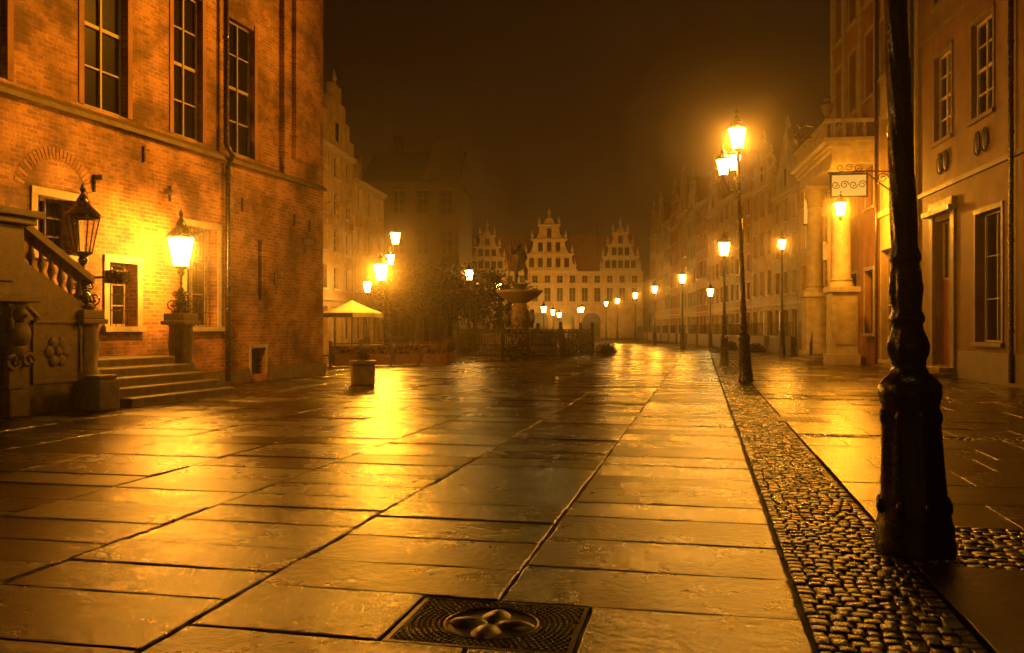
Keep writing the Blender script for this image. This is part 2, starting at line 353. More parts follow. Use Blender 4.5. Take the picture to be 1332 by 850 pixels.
def post(o, h, k=1.0, fat=1.0, seg=32):
    P = [(.275, .0), (.275, .07), (.265, .09), (.265, .2), (.25, .23), (.24, .3), (.232, .34, .03), (.212, .62, .05), (.2, .9, .05), (.192, 1.04, .02), (.205, 1.09), (.215, 1.13), (.215, 1.2), (.18, 1.25), (.135, 1.29), (.115, 1.34), (.12, 1.38), (.14, 1.43, .06), (.135, 1.53, .06), (.11, 1.6, .03), (.105, 1.64), (.12, 1.67), (.12, 1.7), (.1, 1.74), (.105, 1.8, .06), (.112, 1.9, .08), (.105, 2.02, .06), (.095, 2.08), (.11, 2.11), (.11, 2.14), (.09, 2.2)]
    P = [(p[0]*fat, p[1]*k)+tuple(p[2:]) for p in P]
    z = 2.2*k; n = 30
    for i in range(1, n+1):
        zz = z+(h-z)*i/n; P.append((.09*fat*(1-.35*i/n), zz, .07, i*.16))
    o.lathe('post', IRON, P, (0, 0), seg, 8)
    for zz in (z+(h-z)*.72,):
        o.lathe('post_rings', IRON, [(.07*fat, zz-.06), (.1*fat, zz-.02), (.1*fat, zz+.02), (.07*fat, zz+.06)], (0, 0), 16)
def street_lamp(x, y, h, power=300, k=1., fat=.8, s=1.1, far=False, name='street_lamp', mist=0):
    o = Obj(name, (x, y, 0), R.uniform(0, 3)); post(o, h-.42*s, k, fat, 16 if far else 32)
    lantern(o, (0, 0, h), s, True, power, LGLASS_FAR if far else None)
    if mist: o.mist((0, 0, h), mist, 3 if far else 4)
    o.done(); return o

# ================================================================= GROUND
S_ROT = -math.radians(12.1)
g = Obj('ground', (0, 0, 0), 0); g.add('earth', JOINT, [(-400, -60, -.03), (400, -60, -.03), (400, 600, -.03), (-400, 600, -.03)], [(0, 1, 2, 3)]); g.done()

def slab(o, part, mat, u0, u1, v0, v1, z, jit=.008, n=5, gap=.019, tilt=.003, bev=.012):
    u0 += gap/2; u1 -= gap/2; v0 += gap/2; v1 -= gap/2
    ring = []
    for i in range(n): ring.append((u0+(u1-u0)*i/n, v0))
    for i in range(n): ring.append((u1, v0+(v1-v0)*i/n))
    for i in range(n): ring.append((u1-(u1-u0)*i/n, v1))
    for i in range(n): ring.append((u0, v1-(v1-v0)*i/n))
    cu, cv = (u0+u1)/2, (v0+v1)/2; a, b = R.uniform(-tilt, tilt), R.uniform(-tilt*2.5, tilt*2.5); dz = R.uniform(-.006, .006)
    out = []; mid = []; top = []
    for (u, v) in ring:
        u += R.uniform(-jit, jit)*.6; v += R.uniform(-jit, jit)
        du, dv = u-cu, v-cv; L = math.hypot(du, dv)
        f1 = bev*R.uniform(.1, .5); f2 = bev*R.uniform(.7, 1.5)
        zt = z+dz+a*du+b*dv
        out.append((u, v, zt-bev*2)); mid.append((cu+du*(1-f1/L), cv+dv*(1-f1/L), zt-bev*R.uniform(.3, .6))); top.append((cu+du*(1-f2/L), cv+dv*(1-f2/L), zt))
    m = len(ring); vs = out+mid+top
    fs = [(i, (i+1) % m, (i+1) % m+m, i+m) for i in range(m)]+[(i+m, (i+1) % m+m, (i+1) % m+2*m, i+2*m) for i in range(m)]+[tuple(range(2*m, 3*m))]
    o.add(part, mat, vs, fs, False)

road = Obj('stone_paved_street', (0, 0, 0), S_ROT)
cols = [.55, -1.16, -2.72]
while cols[-1] > -21: cols.append(cols[-1]-R.uniform(1.5, 1.75))
for ci in range(len(cols)-1):
    v = 1.0+R.uniform(0, .5)
    while v < 95:
        L = R.uniform(.56, .84)*(1 if v < 50 else 2)
        if ci in (0, 1) and v < 5.05 and v+L > 4.3:
            if v < 4.3-.15: slab(road, 'slabs', SLAB, cols[ci+1], cols[ci], v, 4.3, 0)
            if ci == 0: slab(road, 'slabs', SLAB, -.62, cols[0], 4.3, 5.08, 0)
            else: slab(road, 'slabs', SLAB, cols[2], -1.62, 4.3, 5.08, 0)
            v = 5.08; continue
        slab(road, 'slabs', SLAB, cols[ci+1]+R.uniform(-.012, .012), cols[ci]+R.uniform(-.012, .0), v, v+L, 0, n=9 if v < 14 else (6 if v < 25 else 2))
        v += L
road.done()
def sett(o, part, u, v, w, l, z, hi=True):
    seg = 16 if hi else 4; vs = []; c = R.uniform(-.005, .005)
    rings = [(1, -.028), (.99, -.014), (.94, -.003), (.82, .001)] if hi else [(1, -.02), (.85, .0)]
    jr = [R.uniform(.96, 1.02) for _ in range(seg)]; ta, tb = R.uniform(-.08, .08), R.uniform(-.08, .08)
    for f, dz in rings:
        for j in range(seg):
            t = 2*math.pi*(j+.5)/seg
            ct, st = math.cos(t), math.sin(t); e = .24
            du = w/2*f*jr[j]*math.copysign(abs(ct)**e, ct); dv = l/2*f*jr[j]*math.copysign(abs(st)**e, st)
            vs.append((u+du, v+dv, z+dz+c+ta*du+tb*dv))
    k = len(rings); vs.append((u, v, z+.003+c)); fs = []
    for i in range(k-1):
        for j in range(seg): fs.append((i*seg+j, i*seg+(j+1) % seg, (i+1)*seg+(j+1) % seg, (i+1)*seg+j))
    for j in range(seg): fs.append(((k-1)*seg+j, (k-1)*seg+(j+1) % seg, k*seg))
    o.add(part, SETT, vs, fs, True)
cob = Obj('cobblestone_gutter', (0, 0, 0), S_ROT)
u0, u1 = .57, 1.40; v = 1.6
while v < 60:
    hi = v < 22; l = R.uniform(.085, .115); nn = R.choice((8, 9, 9))
    ws = [R.uniform(.75, 1.3) for _ in range(nn)]; S = sum(ws); x = u0
    for w in ws:
        w2 = w/S*(u1-u0); vv = v+l/2+R.uniform(-.008, .008)-.03*math.sin((x-u0)/(u1-u0)*math.pi)
        sett(cob, 'setts', x+w2/2, vv, w2*.9, l*R.uniform(.84, .94), -.008, hi); x += w2
    v += l
strips = [(6.45, 7.75), (13.75, 14.15), (20.8, 21.3), (28, 28.4), (36, 36.4), (45, 45.4)]
for a, b in strips:
    vv = a; hi = a < 22
    while vv < b-.05:
        x = 1.43
        l = R.uniform(.09, .115)
        while x < 9.5:
            w = R.uniform(.09, .14)
            if not (math.hypot(x+w/2-1.53, vv-6.87) < .25): sett(cob, 'cross_setts', x+w/2, vv+l/2+R.uniform(-.01, .01), w*.93, l*.93, -.006, hi)
            x += w
        vv += l
cob.done()
pav = Obj('pavement', (0, 0, 0), S_ROT)
bounds = [1.0]+[q for s_ in strips for q in s_]+[95]
for k in range(0, len(bounds), 2):
    a, b = bounds[k], bounds[k+1]
    vv = a; n = max(1, round((b-a)/1.05)); dv = (b-a)/n
    for i in range(n):
        x = 1.42; first = True
        while x < 16:
            w = .55 if (first and i % 2) else R.uniform(1.0, 1.3); first = False
            slab(pav, 'slabs', SLAB2, x, x+w, vv, vv+dv, .002, n=6 if vv < 20 else 2, tilt=.001, jit=.004, bev=.005, gap=.009)
            x += w
        vv += dv
pav.done()
dc = Obj('drain_cover', (0, 0, 0), S_ROT)
dc.box('frame', CAST, -1.61, -.63, 4.31, 4.335, -.03, -.004); dc.box('frame', CAST, -1.61, -.63, 5.045, 5.07, -.03, -.004)
dc.box('frame', CAST, -1.61, -1.585, 4.335, 5.045, -.03, -.004); dc.box('frame', CAST, -.655, -.63, 4.335, 5.045, -.03, -.004)
dc.box('plate', CAST, -1.585, -.655, 4.335, 5.045, -.03, -.014)
cu, cv = -1.12, 4.69
rr = .285
while rr < .6:
    n = int(2*math.pi*rr/.033)
    for i in range(n):
        t = 2*math.pi*i/n; u, v = cu+rr*math.cos(t), cv+rr*math.sin(t)
        if -1.575 < u < -.665 and 4.345 < v < 5.035: dc.lathe('studs', CAST, [(.011, -.016), (.0105, -.005), (.007, -.002)], (u, v), 7)
    rr += .031
dc.lathe('ring', CAST, [(.262, -.02), (.262, -.004), (.252, -.001), (.248, -.01)], (cu, cv), 40)
for a in range(4):
    t = a*math.pi/2
    c, s_ = math.cos(t), math.sin(t)
    vs = []; fs = []
    for i in range(9):
        q = i/8; rr = .015+.23*q; wd = .085*math.sin(math.pi*min(1, q*.92+.06))**.7
        for j in range(7):
            p = (j/6-.5)*2; hgt = -.013+.03*(1-p*p)*math.sin(math.pi*q)**.6
            vs.append((cu+rr*c-p*wd*s_, cv+rr*s_+p*wd*c, hgt))
    for i in range(8):
        for j in range(6): fs.append((i*7+j, i*7+j+1, (i+1)*7+j+1, (i+1)*7+j))
    dc.add('petals', CAST, vs, fs, True)
dc.done()
mh = Obj('manhole_cover', (5.1, 15.6, .008), S_ROT)
mh.box('frame', CAST, -.42, .42, -.42, .42, -.03, 0)
for i in range(9):
    for j in range(9): mh.box('studs', CAST, -.38+i*.085, -.33+i*.085, -.38+j*.085, -.33+j*.085, .0005, .006)
mh.done()

# ================================================================= TOWN HALL (left)
A_TH = math.atan2(.959, .283)
th = Obj('brick_town_hall', (-6.67, 31.2, 0), A_TH)
low = [(-12.65, -11.5, 3.25, 4.5), (-10.5, -9.53, 1.66, 3.2), (-7.6, -6.2, 1.66, 4.4), (-4.5, -3.7, .2, 1.02), (-4.1, -3.82, 2.5, 4.35), (-19, -17.6, 3.2, 4.6)]
facade(th, 'wall', BRICK, -26, 0, 0, 6.55, low, 0, .4)
up = [(-5.45, -4.1, 6.82, 10.8), (-7.95, -6.7, 6.82, 10.8), (-11.15, -9.7, 6.82, 10.8), (-14.7, -13.3, 6.82, 10.8), (-18.2, -16.8, 6.82, 10.8), (-5.45, -4.1, 12.3, 15.2), (-7.95, -6.7, 12.3, 15.2), (-11.15, -9.7, 12.3, 15.2), (-14.7, -13.3, 12.3, 15.2)]
facade(th, 'upper_wall', BRICK, -26, -2.6, 6.55, 17, up, .14, .22)
th.box('corner_buttress', BRICK, -2.6, -.02, -.02, .6, 6.6, 17)
th.box('corner_buttress', BRICK, -2.1, -.5, -.16, -.022, 7.2, 16.8)
th.prismx('ledge', STONE, [(-.16, 6.44), (.14, 6.44), (.14, 6.74), (-.12, 6.56)], -26, .03)
for (a, b, c, d) in up:
    window(th, a, b, c, d, 2, 4, .14, .22, FRAME, sill=False, fw=.075)
    for xa, xb in ((a-.16, a-.002), (b+.002, b+.16)): th.box('brick_jambs', PLR, xa, xb, .11, .15, c, d+.16)
for k, (a, b, c, d) in enumerate(low[:3]): window(th, a, b, c, d, 2, 3, 0, .4, FRAMED if k else FRAME, trim=STONEL, tw=.17)
window(th, *low[3], 2, 2, 0, .4, FRAMED, trim=STONEL, tw=.1, sill=False); window(th, *low[4], 1, 1, 0, .4, FRAMED); window(th, *low[5], 2, 3, 0, .4, trim=STONEL)
for (a, b, c, d) in low[:4]:
    n = int((b-a)/.17)
    for i in range(1, n): th.tube('window_grilles', IRON, [(a+(b-a)*i/n, .12, c), (a+(b-a)*i/n, .12, d)], .012, 4)
    m = max(2, int((d-c)/.35))
    for i in range(1, m): th.tube('window_grilles', IRON, [(a, .12, c+(d-c)*i/m), (b, .12, c+(d-c)*i/m)], .012, 4)
for cx, cz, r in ((-12.08, 4.75, .95),):
    for i in range(27):
        t = math.pi*(.1+.8*i/26)
        w = .04
        p = [(cx+(r)*math.cos(t-w), cz-.35+r*math.sin(t-w)), (cx+(r)*math.cos(t+w), cz-.35+r*math.sin(t+w)), (cx+(r+.27)*math.cos(t+w*.9), cz-.35+(r+.27)*math.sin(t+w*.9)), (cx+(r+.27)*math.cos(t-w*.9), cz-.35+(r+.27)*math.sin(t-w*.9))]
        th.prism('brick_arches' if i % 2 else 'brick_arches_b', BRICK if i % 2 else PLR, p, -.012, .02)
for x, z in ((-11.0, 5.0), (-8.3, 5.15), (-5.0, 5.3), (-2.0, 5.2), (-1.0, 5.1), (-9.3, 6.0), (-3.2, 3.2)):
    th.box('wall_anchors', IRON, x-.02, x+.02, -.06, -.004, z-.2, z+.2)
for x, z in ((-10.9, 5.15), (-8.4, 5.2), (-1.2, 4.6)):
    th.box('wall_brackets', STONE, x-.1, x+.1, -.25, -.003, z-.08, z+.04)
th.tube('downpipe', IRON, [(-5.85, -.12, .1), (-5.85, -.12, 6.3), (-5.85, -.28, 6.6), (-5.85, -.06, 6.95), (-5.85, -.06, 17)], .075, 10)
for z in (1.2, 2.8, 4.4, 6.0, 8, 10, 12): th.lathe('downpipe', IRON, [(.095, z), (.095, z+.07)], (-5.85, -.12 if z < 6.5 else -.06), 10)
th.box('plinth', STONE, -9.2, -4.7, -.09, -.004, 0, .4); th.box('plinth', STONE, -3.5, .05, -.09, -.004, 0, .4)
th.add('side_walls', BRICK, [(0, 0, 0), (0, 14, 0), (0, 14, 17), (0, 0, 17), (-26, 0, 0), (-26, 14, 0), (-26, 14, 17), (-26, 0, 17)], [(0, 1, 2, 3), (4, 5, 6, 7), (1, 5, 6, 2)])
th.box('parapet', STONE, -26.1, .1, -.25, .1, 17, 17.5)
th.add('roof', ROOF, [(-26, 0, 17.45), (0, 0, 17.45), (0, 14, 17.45), (-26, 14, 17.45), (-23, 7, 25), (-3, 7, 25)], [(0, 1, 5, 4), (1, 2, 5), (2, 3, 4, 5), (3, 0, 4)])
th.tube('corner_bracket', GOLD, [(-.1, -.05, 6.0), (.2, -.35, 6.15), (.45, -.6, 6.05), (.6, -.8, 5.75)], .04)
th.scroll('corner_bracket', GOLD, (.35, -.45, 5.7), .28, 'x', 1.5, 1, .03); th.scroll('corner_bracket', GOLD, (.1, -.2, 5.45), .22, 'x', 1.4, -1, .03)
th.scroll('corner_bracket', GOLD, (.65, -.8, 5.45), .2, 'x', 1.4, 1, .025); th.ball('corner_bracket', GOLD, (.65, -.8, 5.2), .12)
th.done()

# ---- perron stair with parapet
st = Obj('stone_perron_stair', (-6.67, 31.2, 0), A_TH)
for i in range(5):
    yo = -2.75+.33*i; z0, z1 = .19*i, .19*(i+1)-.003
    xa, xb = -13.0, -9.75+(.9-.2*i)*.6
    n = 8; r = .35
    poly = [(xa, -.02), (xa, yo)]+[(xb-r+r*math.sin(t*math.pi/2/n), yo+r-r*math.cos(t*math.pi/2/n)) for t in range(n+1)]+[(xb, -.02)]
    k = len(poly); vs = [(x, y, z0) for x, y in poly]+[(x, y, z1) for x, y in poly]
    st.add('steps', STONE, vs, [tuple(range(k)), tuple(range(k, 2*k))]+[(q, (q+1) % k, (q+1) % k+k, q+k) for q in range(k)], bevel=.03)
for i in range(9):
    st.box('upper_steps', STONE, -13.6-.32*i, -13.05-.32*i+.3, -1.5, -.03, .85, 1.15+.17*i, .01)
st.prism('parapet_wall', STONE, [(-15.0, .0), (-13.25, .0), (-13.25, 2.0), (-15.0, 2.9)], -1.95, -1.7)
st.prism('handrail', STONE, [(-15.0, 3.5), (-13.2, 2.52), (-13.2, 2.66), (-15.0, 3.65)], -2.0, -1.62)
for i in range(7):
    x = -13.42-.24*i; zb = 2.02+.515*(-13.25-x); zt = 2.52+(-13.2-x)*.545
    st.lathe('balusters', STONE, [(.06, zb), (.06, zb+.05), (.035, zb+.1), (.075, zb+.22), (.04, zb+.4), (.06, zt+.02)], (x, -1.82), 10)
st.prism('far_handrail', STONE, [(-16, 4.1), (-12.9, 2.4), (-12.9, 2.55), (-16, 4.25)], -.35, -.1)
D = -.5
st.box('pier', STONE, -16.4+D, -14.5+D, -2.05, -1.55, 2.2, 3.5, .02); st.box('pier_panel', STONE, -16.0+D, -14.75+D, -2.09, -2.052, 2.45, 3.3, .02)
st.box('pier_cap', STONE, -16.6+D, -14.35+D, -2.2, -1.45, 3.5, 3.62, .02); st.box('pier_cap', STONE, -16.7+D, -14.25+D, -2.3, -1.4, 3.63, 3.76, .02)
st.box('pier_base', STONE, -16.5+D, -14.3+D, -2.25, -1.5, 2.08, 2.2, .02)
st.box('lower_wall', STONE, -20, -14.5+D, -1.95, -1.5, 0, 2.08); st.box('upper_landing', STONE, -20, -16.7, -1.5, -.02, 2.5, 2.7)
st.box('pilaster', STONE, -14.95+D, -14.5+D, -2.18, -1.96, 0, .5, .03); st.box('pilaster', STONE, -14.9+D, -14.55+D, -2.1, -1.96, .5, 1.1, .02)
f = (-14.72+D, -2.15)
st.ball('carved_figure', STONE, (f[0], f[1]-.02, 1.86), .14, (.85, .9, 1.15)); st.ball('carved_figure', STONE, (f[0], f[1], 1.5), .22, (1, .8, 1.1)); st.ball('carved_figure', STONE, (f[0], f[1]+.04, 1.22), .17, (1, .8, 1))
st.ball('carved_figure', STONE, (f[0], f[1]-.16, 1.84), .035); st.tube('carved_figure', STONE, [(f[0]-.2, f[1], 1.62), (f[0]-.32, f[1]-.1, 1.8), (f[0]-.18, f[1], 2.02)], [.075, .06, .05], 8)
st.tube('carved_figure', STONE, [(f[0]+.2, f[1], 1.62), (f[0]+.32, f[1]-.1, 1.8), (f[0]+.18, f[1], 2.02)], [.075, .06, .05], 8)
for q in (-1, 1): st.scroll('carved_figure', STONE, (f[0]+q*.16, f[1]-.02, 1.02), .16, 'x', 1.2, q, .045)
for (xa, xb, za, zb) in ((-14.75, -13.5, .55, .62), (-14.75, -13.5, 1.7, 1.77), (-14.75, -14.68, .62, 1.7), (-13.57, -13.5, .62, 1.7)): st.box('panel_moulding', STONE, xa, xb, -1.99, -1.952, za, zb, .01)
for k in range(6):
    a = k*math.pi/3; st.ball('panel_rosette', STONE, (-14.12+.2*math.cos(a), -1.96, 1.16+.2*math.sin(a)), .12, (1, .35, 1))
st.ball('panel_rosette', STONE, (-14.12, -1.97, 1.16), .1, (1, .6, 1))
st.done()

def pedestal_lamp(s, out, lit, power):
    x = -6.67+.283*s+.959*out; y = 31.2+.959*s-.283*out
    o = Obj('pedestal_lamp', (x, y, 0), A_TH)
    o.box('pedestal', STONE, -.42, .42, -.42, .42, 0, .45, .03); o.box('pedestal', STONE, -.34, .34, -.34, .34, .45, .6, .03)
    o.lathe('pedestal_shaft', STONE, [(.36, .6), (.33, .7), (.26, .8, .03), (.29, 1.2, .04), (.27, 1.62, .03), (.3, 1.7)], (0, 0), 32, 8)
    o.box('pedestal_cap', STONE, -.34, .34, -.34, .34, 1.7, 1.8, .02); o.box('pedestal_cap', STONE, -.29, .29, -.29, .29, 1.8, 1.98, .02)
    o.lathe('iron_base', IRON, [(.22, 1.98), (.24, 2.05), (.12, 2.12), (.17, 2.25), (.08, 2.38), (.05, 2.5), (.09, 2.56), (.04, 2.62), (.035, 3.0), (.07, 3.05), (.03, 3.1)], (0, 0), 14)
    for k in range(6):
        a = math.pi/3*k; c, q = math.cos(a), math.sin(a)
        for (r0, zc, rad, sg) in ((.2, 2.2, .13, 1), (.14, 2.45, .09, -1)):
            pts = []
            for i in range(18):
                t = sg*(i/17*2.4*math.pi)-math.pi/2; rr = rad*(1-.7*i/17)
                pts.append((c*(r0+rr*math.cos(t)), q*(r0+rr*math.cos(t)), zc+rr*math.sin(t)))
            o.tube('iron_scrolls', IRON, pts, .018, 5)
    lantern(o, (0, 0, 3.5), 1.45, lit, power)
    if lit: o.mist((0, 0, 3.5), 1.0)
    o.done(); return o
pedestal_lamp(-13.3, 1.8, False, 0)
pedestal_lamp(-9.4, 1.2, True, 1400)
blk = Obj('stone_kerb_block', (-8.05, 17.3, 0), A_TH); blk.box('block', STONE, -.3, .3, -.22, .22, 0, .62, .05); blk.box('cap', STONE, -.26, .26, -.18, .18, .62, .7, .03); blk.done()
cm = Obj('loudspeaker_box', (-8.95, 20.0, 2.62), A_TH); cm.box('housing', IRON, -.2, .2, -.16, .16, 0, .3, .03); cm.tube('arm', IRON, [(0, .1, .15), (0, 1.15, .15)], .03); cm.tube('drum', IRON, [(0, -.17, .15), (0, -.28, .15)], .13, 12); cm.done()

# ================================================================= RIGHT HOUSES
A_R = math.atan2(-.991, -.1328)
def rp(s, out=0, z=0): return (15.69-.1328*s-.991*out, 37.7-.991*s+.1328*out, z)
o = Obj('brown_town_house', rp(5.1), A_R)
b = 5.1
ops = [(6.9-b, 8.5-b, 8.05, 11), (10.3-b, 11.9-b, 8.05, 11), (6.9-b, 8.6-b, .35, 5.3), (10.6-b, 12.5-b, 1.2, 5.1), (15-b, 16.6-b, 8.05, 11), (15-b, 17-b, 1.2, 5.1), (6.9-b, 8.5-b, 12.8, 15), (10.3-b, 11.9-b, 12.8, 15)]
facade(o, 'wall', PLB, 0, 14, 0, 16.5, ops, 0, .32)
for i, q in enumerate(ops):
    if i in (0, 1, 4, 6, 7): window(o, *q, 2, 4, 0, .2, STONEL, trim=STONE, tw=.14, fw=.09)
    elif i == 2:
        o.box('door', WOOD, q[0]+.003, q[1]-.003, .26, .318, q[2]+.003, 3.3); window(o, q[0], q[1], 3.3, q[3], 3, 1, 0, .32, FRAMED)
        for a in (.15, .95):
            for zz in (.6, 1.9): o.box('door_panels', WOOD, q[0]+a, q[0]+a+.6, .235, .262, zz, zz+1.1, .01)
    else: window(o, *q, 2, 3, 0, .32, FRAMED, trim=STONE, tw=.15)
o.box('door_surround', STONE, 1.45, 1.797, -.1, .02, .3, 5.5); o.box('door_surround', STONE, 3.503, 3.85, -.1, .02, .3, 5.5); o.box('door_surround', STONE, 1.3, 4.0, -.32, .02, 5.5, 5.66); o.box('door_surround', STONE, 1.45, 3.85, -.16, .02, 5.66, 5.95)
o.box('door_step', STONE, 1.2, 4.1, -.9, -.004, 0, .17, .02); o.box('door_step', STONE, 1.4, 3.9, -.55, -.006, .173, .33, .02)
o.box('plinth', STONE, .1, 1.44, -.07, -.003, 0, .9); o.box('plinth', STONE, 4.12, 14, -.07, -.003, 0, .9)
o.box('string_course', STONE, .1, 14, -.1, -.002, 6.35, 6.5); o.box('string_course', STONE, .1, 14, -.05, -.002, 11.9, 12.05)
for cx in (7.5-b, 8.05-b, 10.8-b, 11.4-b):
    o.ball('medallions', BRONZE, (cx, -.05, 7.25), .16, (1, .35, 1.9))
    pts = [(cx+.2*math.cos(t*math.pi/10), -.06, 7.25+.36*math.sin(t*math.pi/10)) for t in range(21)]; o.tube('medallions', BRONZE, pts, .03, 5)
o.tube('downpipe', IRON, [(13.45-b, -.14, .1), (13.45-b, -.14, 16.4)], .07, 10)
for z in (1.5, 4, 7, 9.5, 12): o.lathe('downpipe', IRON, [(.09, z), (.09, z+.07)], (13.45-b, -.14), 10)
o.box('cornice', STONE, -.02, 14, -.4, .1, 16.5, 16.9)
o.add('side_walls', PLB, [(0, 0, 0), (0, 10, 0), (0, 10, 16.5), (0, 0, 16.5), (14, 0, 0), (14, 10, 0), (14, 10, 16.5), (14, 0, 16.5)], [(0, 1, 2, 3), (4, 5, 6, 7), (1, 5, 6, 2)])
o.add('roof', ROOF, [(0, 0, 16.9), (14, 0, 16.9), (14, 10, 16.9), (0, 10, 16.9), (0, 5, 21), (14, 5, 21)], [(0, 1, 5, 4), (2, 3, 4, 5), (0, 4, 3), (1, 2, 5)])
o.done()
o = Obj('ochre_town_house', rp(0), A_R)
ops = [(.15, 1.45, 7.9, 10.5), (3.0, 4.2, 7.9, 10.5), (.3, 2.0, .3, 4.9), (3.0, 4.3, 1.3, 4.6), (.15, 1.45, 12.2, 14.6), (3, 4.2, 12.2, 14.6)]
facade(o, 'wall', PLY, 0, 5.08, 0, 17.5, ops, 0, .3)
for i, q in enumerate(ops): window(o, *q, 2, 4, 0, .3, FRAME if i not in (2, 3) else FRAMED, trim=STONEL, tw=.13)
o.box('pilaster', STONEL, 4.65, 5.07, -.1, -.003, 0, 17.4); o.box('cornice', STONEL, 0, 5.07, -.45, .1, 17.5, 17.9); o.box('string_course', STONEL, 0, 4.64, -.12, -.003, 6.3, 6.55)
o.tube('downpipe', IRON, [(5.0, -.2, .1), (5.0, -.2, 17.4)], .07, 10); o.tube('downpipe', IRON, [(-.0, -.15, .1), (-.0, -.15, 17.4)], .07, 10)
o.add('side_walls', PLY, [(0, 0, 0), (0, 10, 0), (0, 10, 17.5), (0, 0, 17.5), (5.08, 0, 0), (5.08, 10, 0), (5.08, 10, 17.5), (5.08, 0, 17.5)], [(0, 1, 2, 3), (4, 5, 6, 7), (1, 5, 6, 2)])
o.add('roof', ROOF, [(0, 0, 17.9), (5, 0, 17.9), (5, 10, 17.9), (0, 10, 17.9), (0, 5, 22), (5, 5, 22)], [(0, 1, 5, 4), (2, 3, 4, 5), (0, 4, 3), (1, 2, 5)])
o.done()
o = Obj('portico_corner_house', rp(-9.0), A_R)
ops = []
for cx in (1.5, 4.4, 7.4):
    ops += [(cx-.65, cx+.65, 11.9, 14.8), (cx-.65, cx+.65, 16.2, 18.6), (cx-.65, cx+.65, 7.0, 9.4)]
ops += [(3.4, 5.2, .5, 4.2), (.7, 2.0, 1.4, 4.2), (6.6, 8.0, 1.4, 4.2)]
facade(o, 'wall', PLR, 0, 8.98, 0, 20, ops, 0, .3)
for q in ops: window(o, *q, 2, 4, 0, .3, FRAMED, trim=STONEL, tw=.16)
for x in (.1, 2.7, 5.7, 8.45): o.box('pilasters', STONEL, x, x+.42, -.12, -.003, 10.9, 19.8)
o.box('cornice', STONEL, -.1, 8.98, -.5, .1, 20, 20.5)
for cx in (7.6, 1.8):
    o.box('column_pedestals', STONEL, cx-.7, cx+.7, -1.9, -.6, 0, .5, .03); o.box('column_pedestals', STONEL, cx-.58, cx+.58, -1.78, -.7, .5, 3.2, .03)
    o.box('column_pedestals', STONEL, cx-.7, cx+.7, -1.9, -.6, 3.2, 3.45, .03); o.box('column_pedestals', STONEL, cx-.4, cx+.4, -1.82, -1.781, .9, 2.8, .01)
    o.box('column_pedestals', STONEL, cx+.581, cx+.62, -1.65, -.8, .9, 2.8, .01)
    o.lathe('columns', STONEL, [(.5, 3.45), (.5, 3.6), (.44, 3.68), (.48, 3.76), (.4, 3.86), (.4, 5), (.37, 6.5), (.34, 7.7), (.4, 7.76), (.36, 7.82), (.38, 8.0), (.5, 8.4), (.46, 8.5), (.56, 8.65)], (cx, -1.25), 24)
    for k in range(8): o.scroll('capitals', STONEL, (cx+.38*math.cos(k*math.pi/4), -1.25+.38*math.sin(k*math.pi/4), 8.25), .16, 'x' if k % 2 else 'y', 1.2, 1, .035)
    o.box('column_blocks', STONEL, cx-.6, cx+.6, -1.85, -.65, 8.65, 8.8, .02)
o.box('entablature', STONEL, .9, 8.4, -1.85, -.003, 8.8, 9.5, .02); o.box('entablature', STONEL, .75, 8.55, -2.05, -.003, 9.5, 9.7, .02); o.box('entablature', STONEL, .6, 8.7, -2.25, -.003, 9.7, 9.9, .02)
for i in range(24): o.box('dentils', STONEL, 1.0+i*.31, 1.15+i*.31, -1.95, -1.853, 9.3, 9.48)
for i in range(16): o.lathe('balcony_balusters', STONEL, [(.07, 9.9), (.05, 10), (.1, 10.2), (.05, 10.45), (.07, 10.6)], (1.2+i*.46, -2.0), 8)
for i in range(4): o.lathe('balcony_balusters', STONEL, [(.07, 9.9), (.05, 10), (.1, 10.2), (.05, 10.45), (.07, 10.6)], (8.3, -1.7+i*.42), 8)
o.box('balcony_rail', STONEL, .9, 8.5, -2.12, -1.88, 10.6, 10.75, .02); o.box('balcony_rail', STONEL, 8.2, 8.5, -1.878, -.003, 10.6, 10.75, .02)
for x in (8.2, 1.1): o.lathe('urns', STONE, [(.12, 10.76), (.08, 10.9), (.25, 11.2), (.28, 11.4), (.12, 11.55), (.18, 11.65), (.04, 11.85)], (x, -2.0), 12)
for (x, y, z) in ((5.4, -2.5, 10.5), (6.6, -2.6, 10.9)): o.tube('spot_arms', IRON, [(x, -1.9, 10.7), (x, y, z)], .03); o.tube('spot_heads', IRON, [(x, y, z+.12), (x, y-.3, z-.08)], .13, 10)
o.add('side_walls', PLR, [(0, 0, 0), (0, 10, 0), (0, 10, 20), (0, 0, 20), (8.98, 0, 0), (8.98, 10, 0), (8.98, 10, 20), (8.98, 0, 20)], [(0, 1, 2, 3), (4, 5, 6, 7), (1, 5, 6, 2)])
o.add('roof', ROOF, [(0, 0, 20.5), (9, 0, 20.5), (9, 10, 20.5), (0, 10, 20.5), (0, 5, 25), (9, 5, 25)], [(0, 1, 5, 4), (2, 3, 4, 5), (0, 4, 3), (1, 2, 5)])
o.box('portico_steps', STONE, 2.6, 6.8, -2.6, -.01, 0, .17, .02); o.box('portico_steps', STONE, 2.6, 6.8, -2.2, -.012, .173, .34, .02)
o.done()
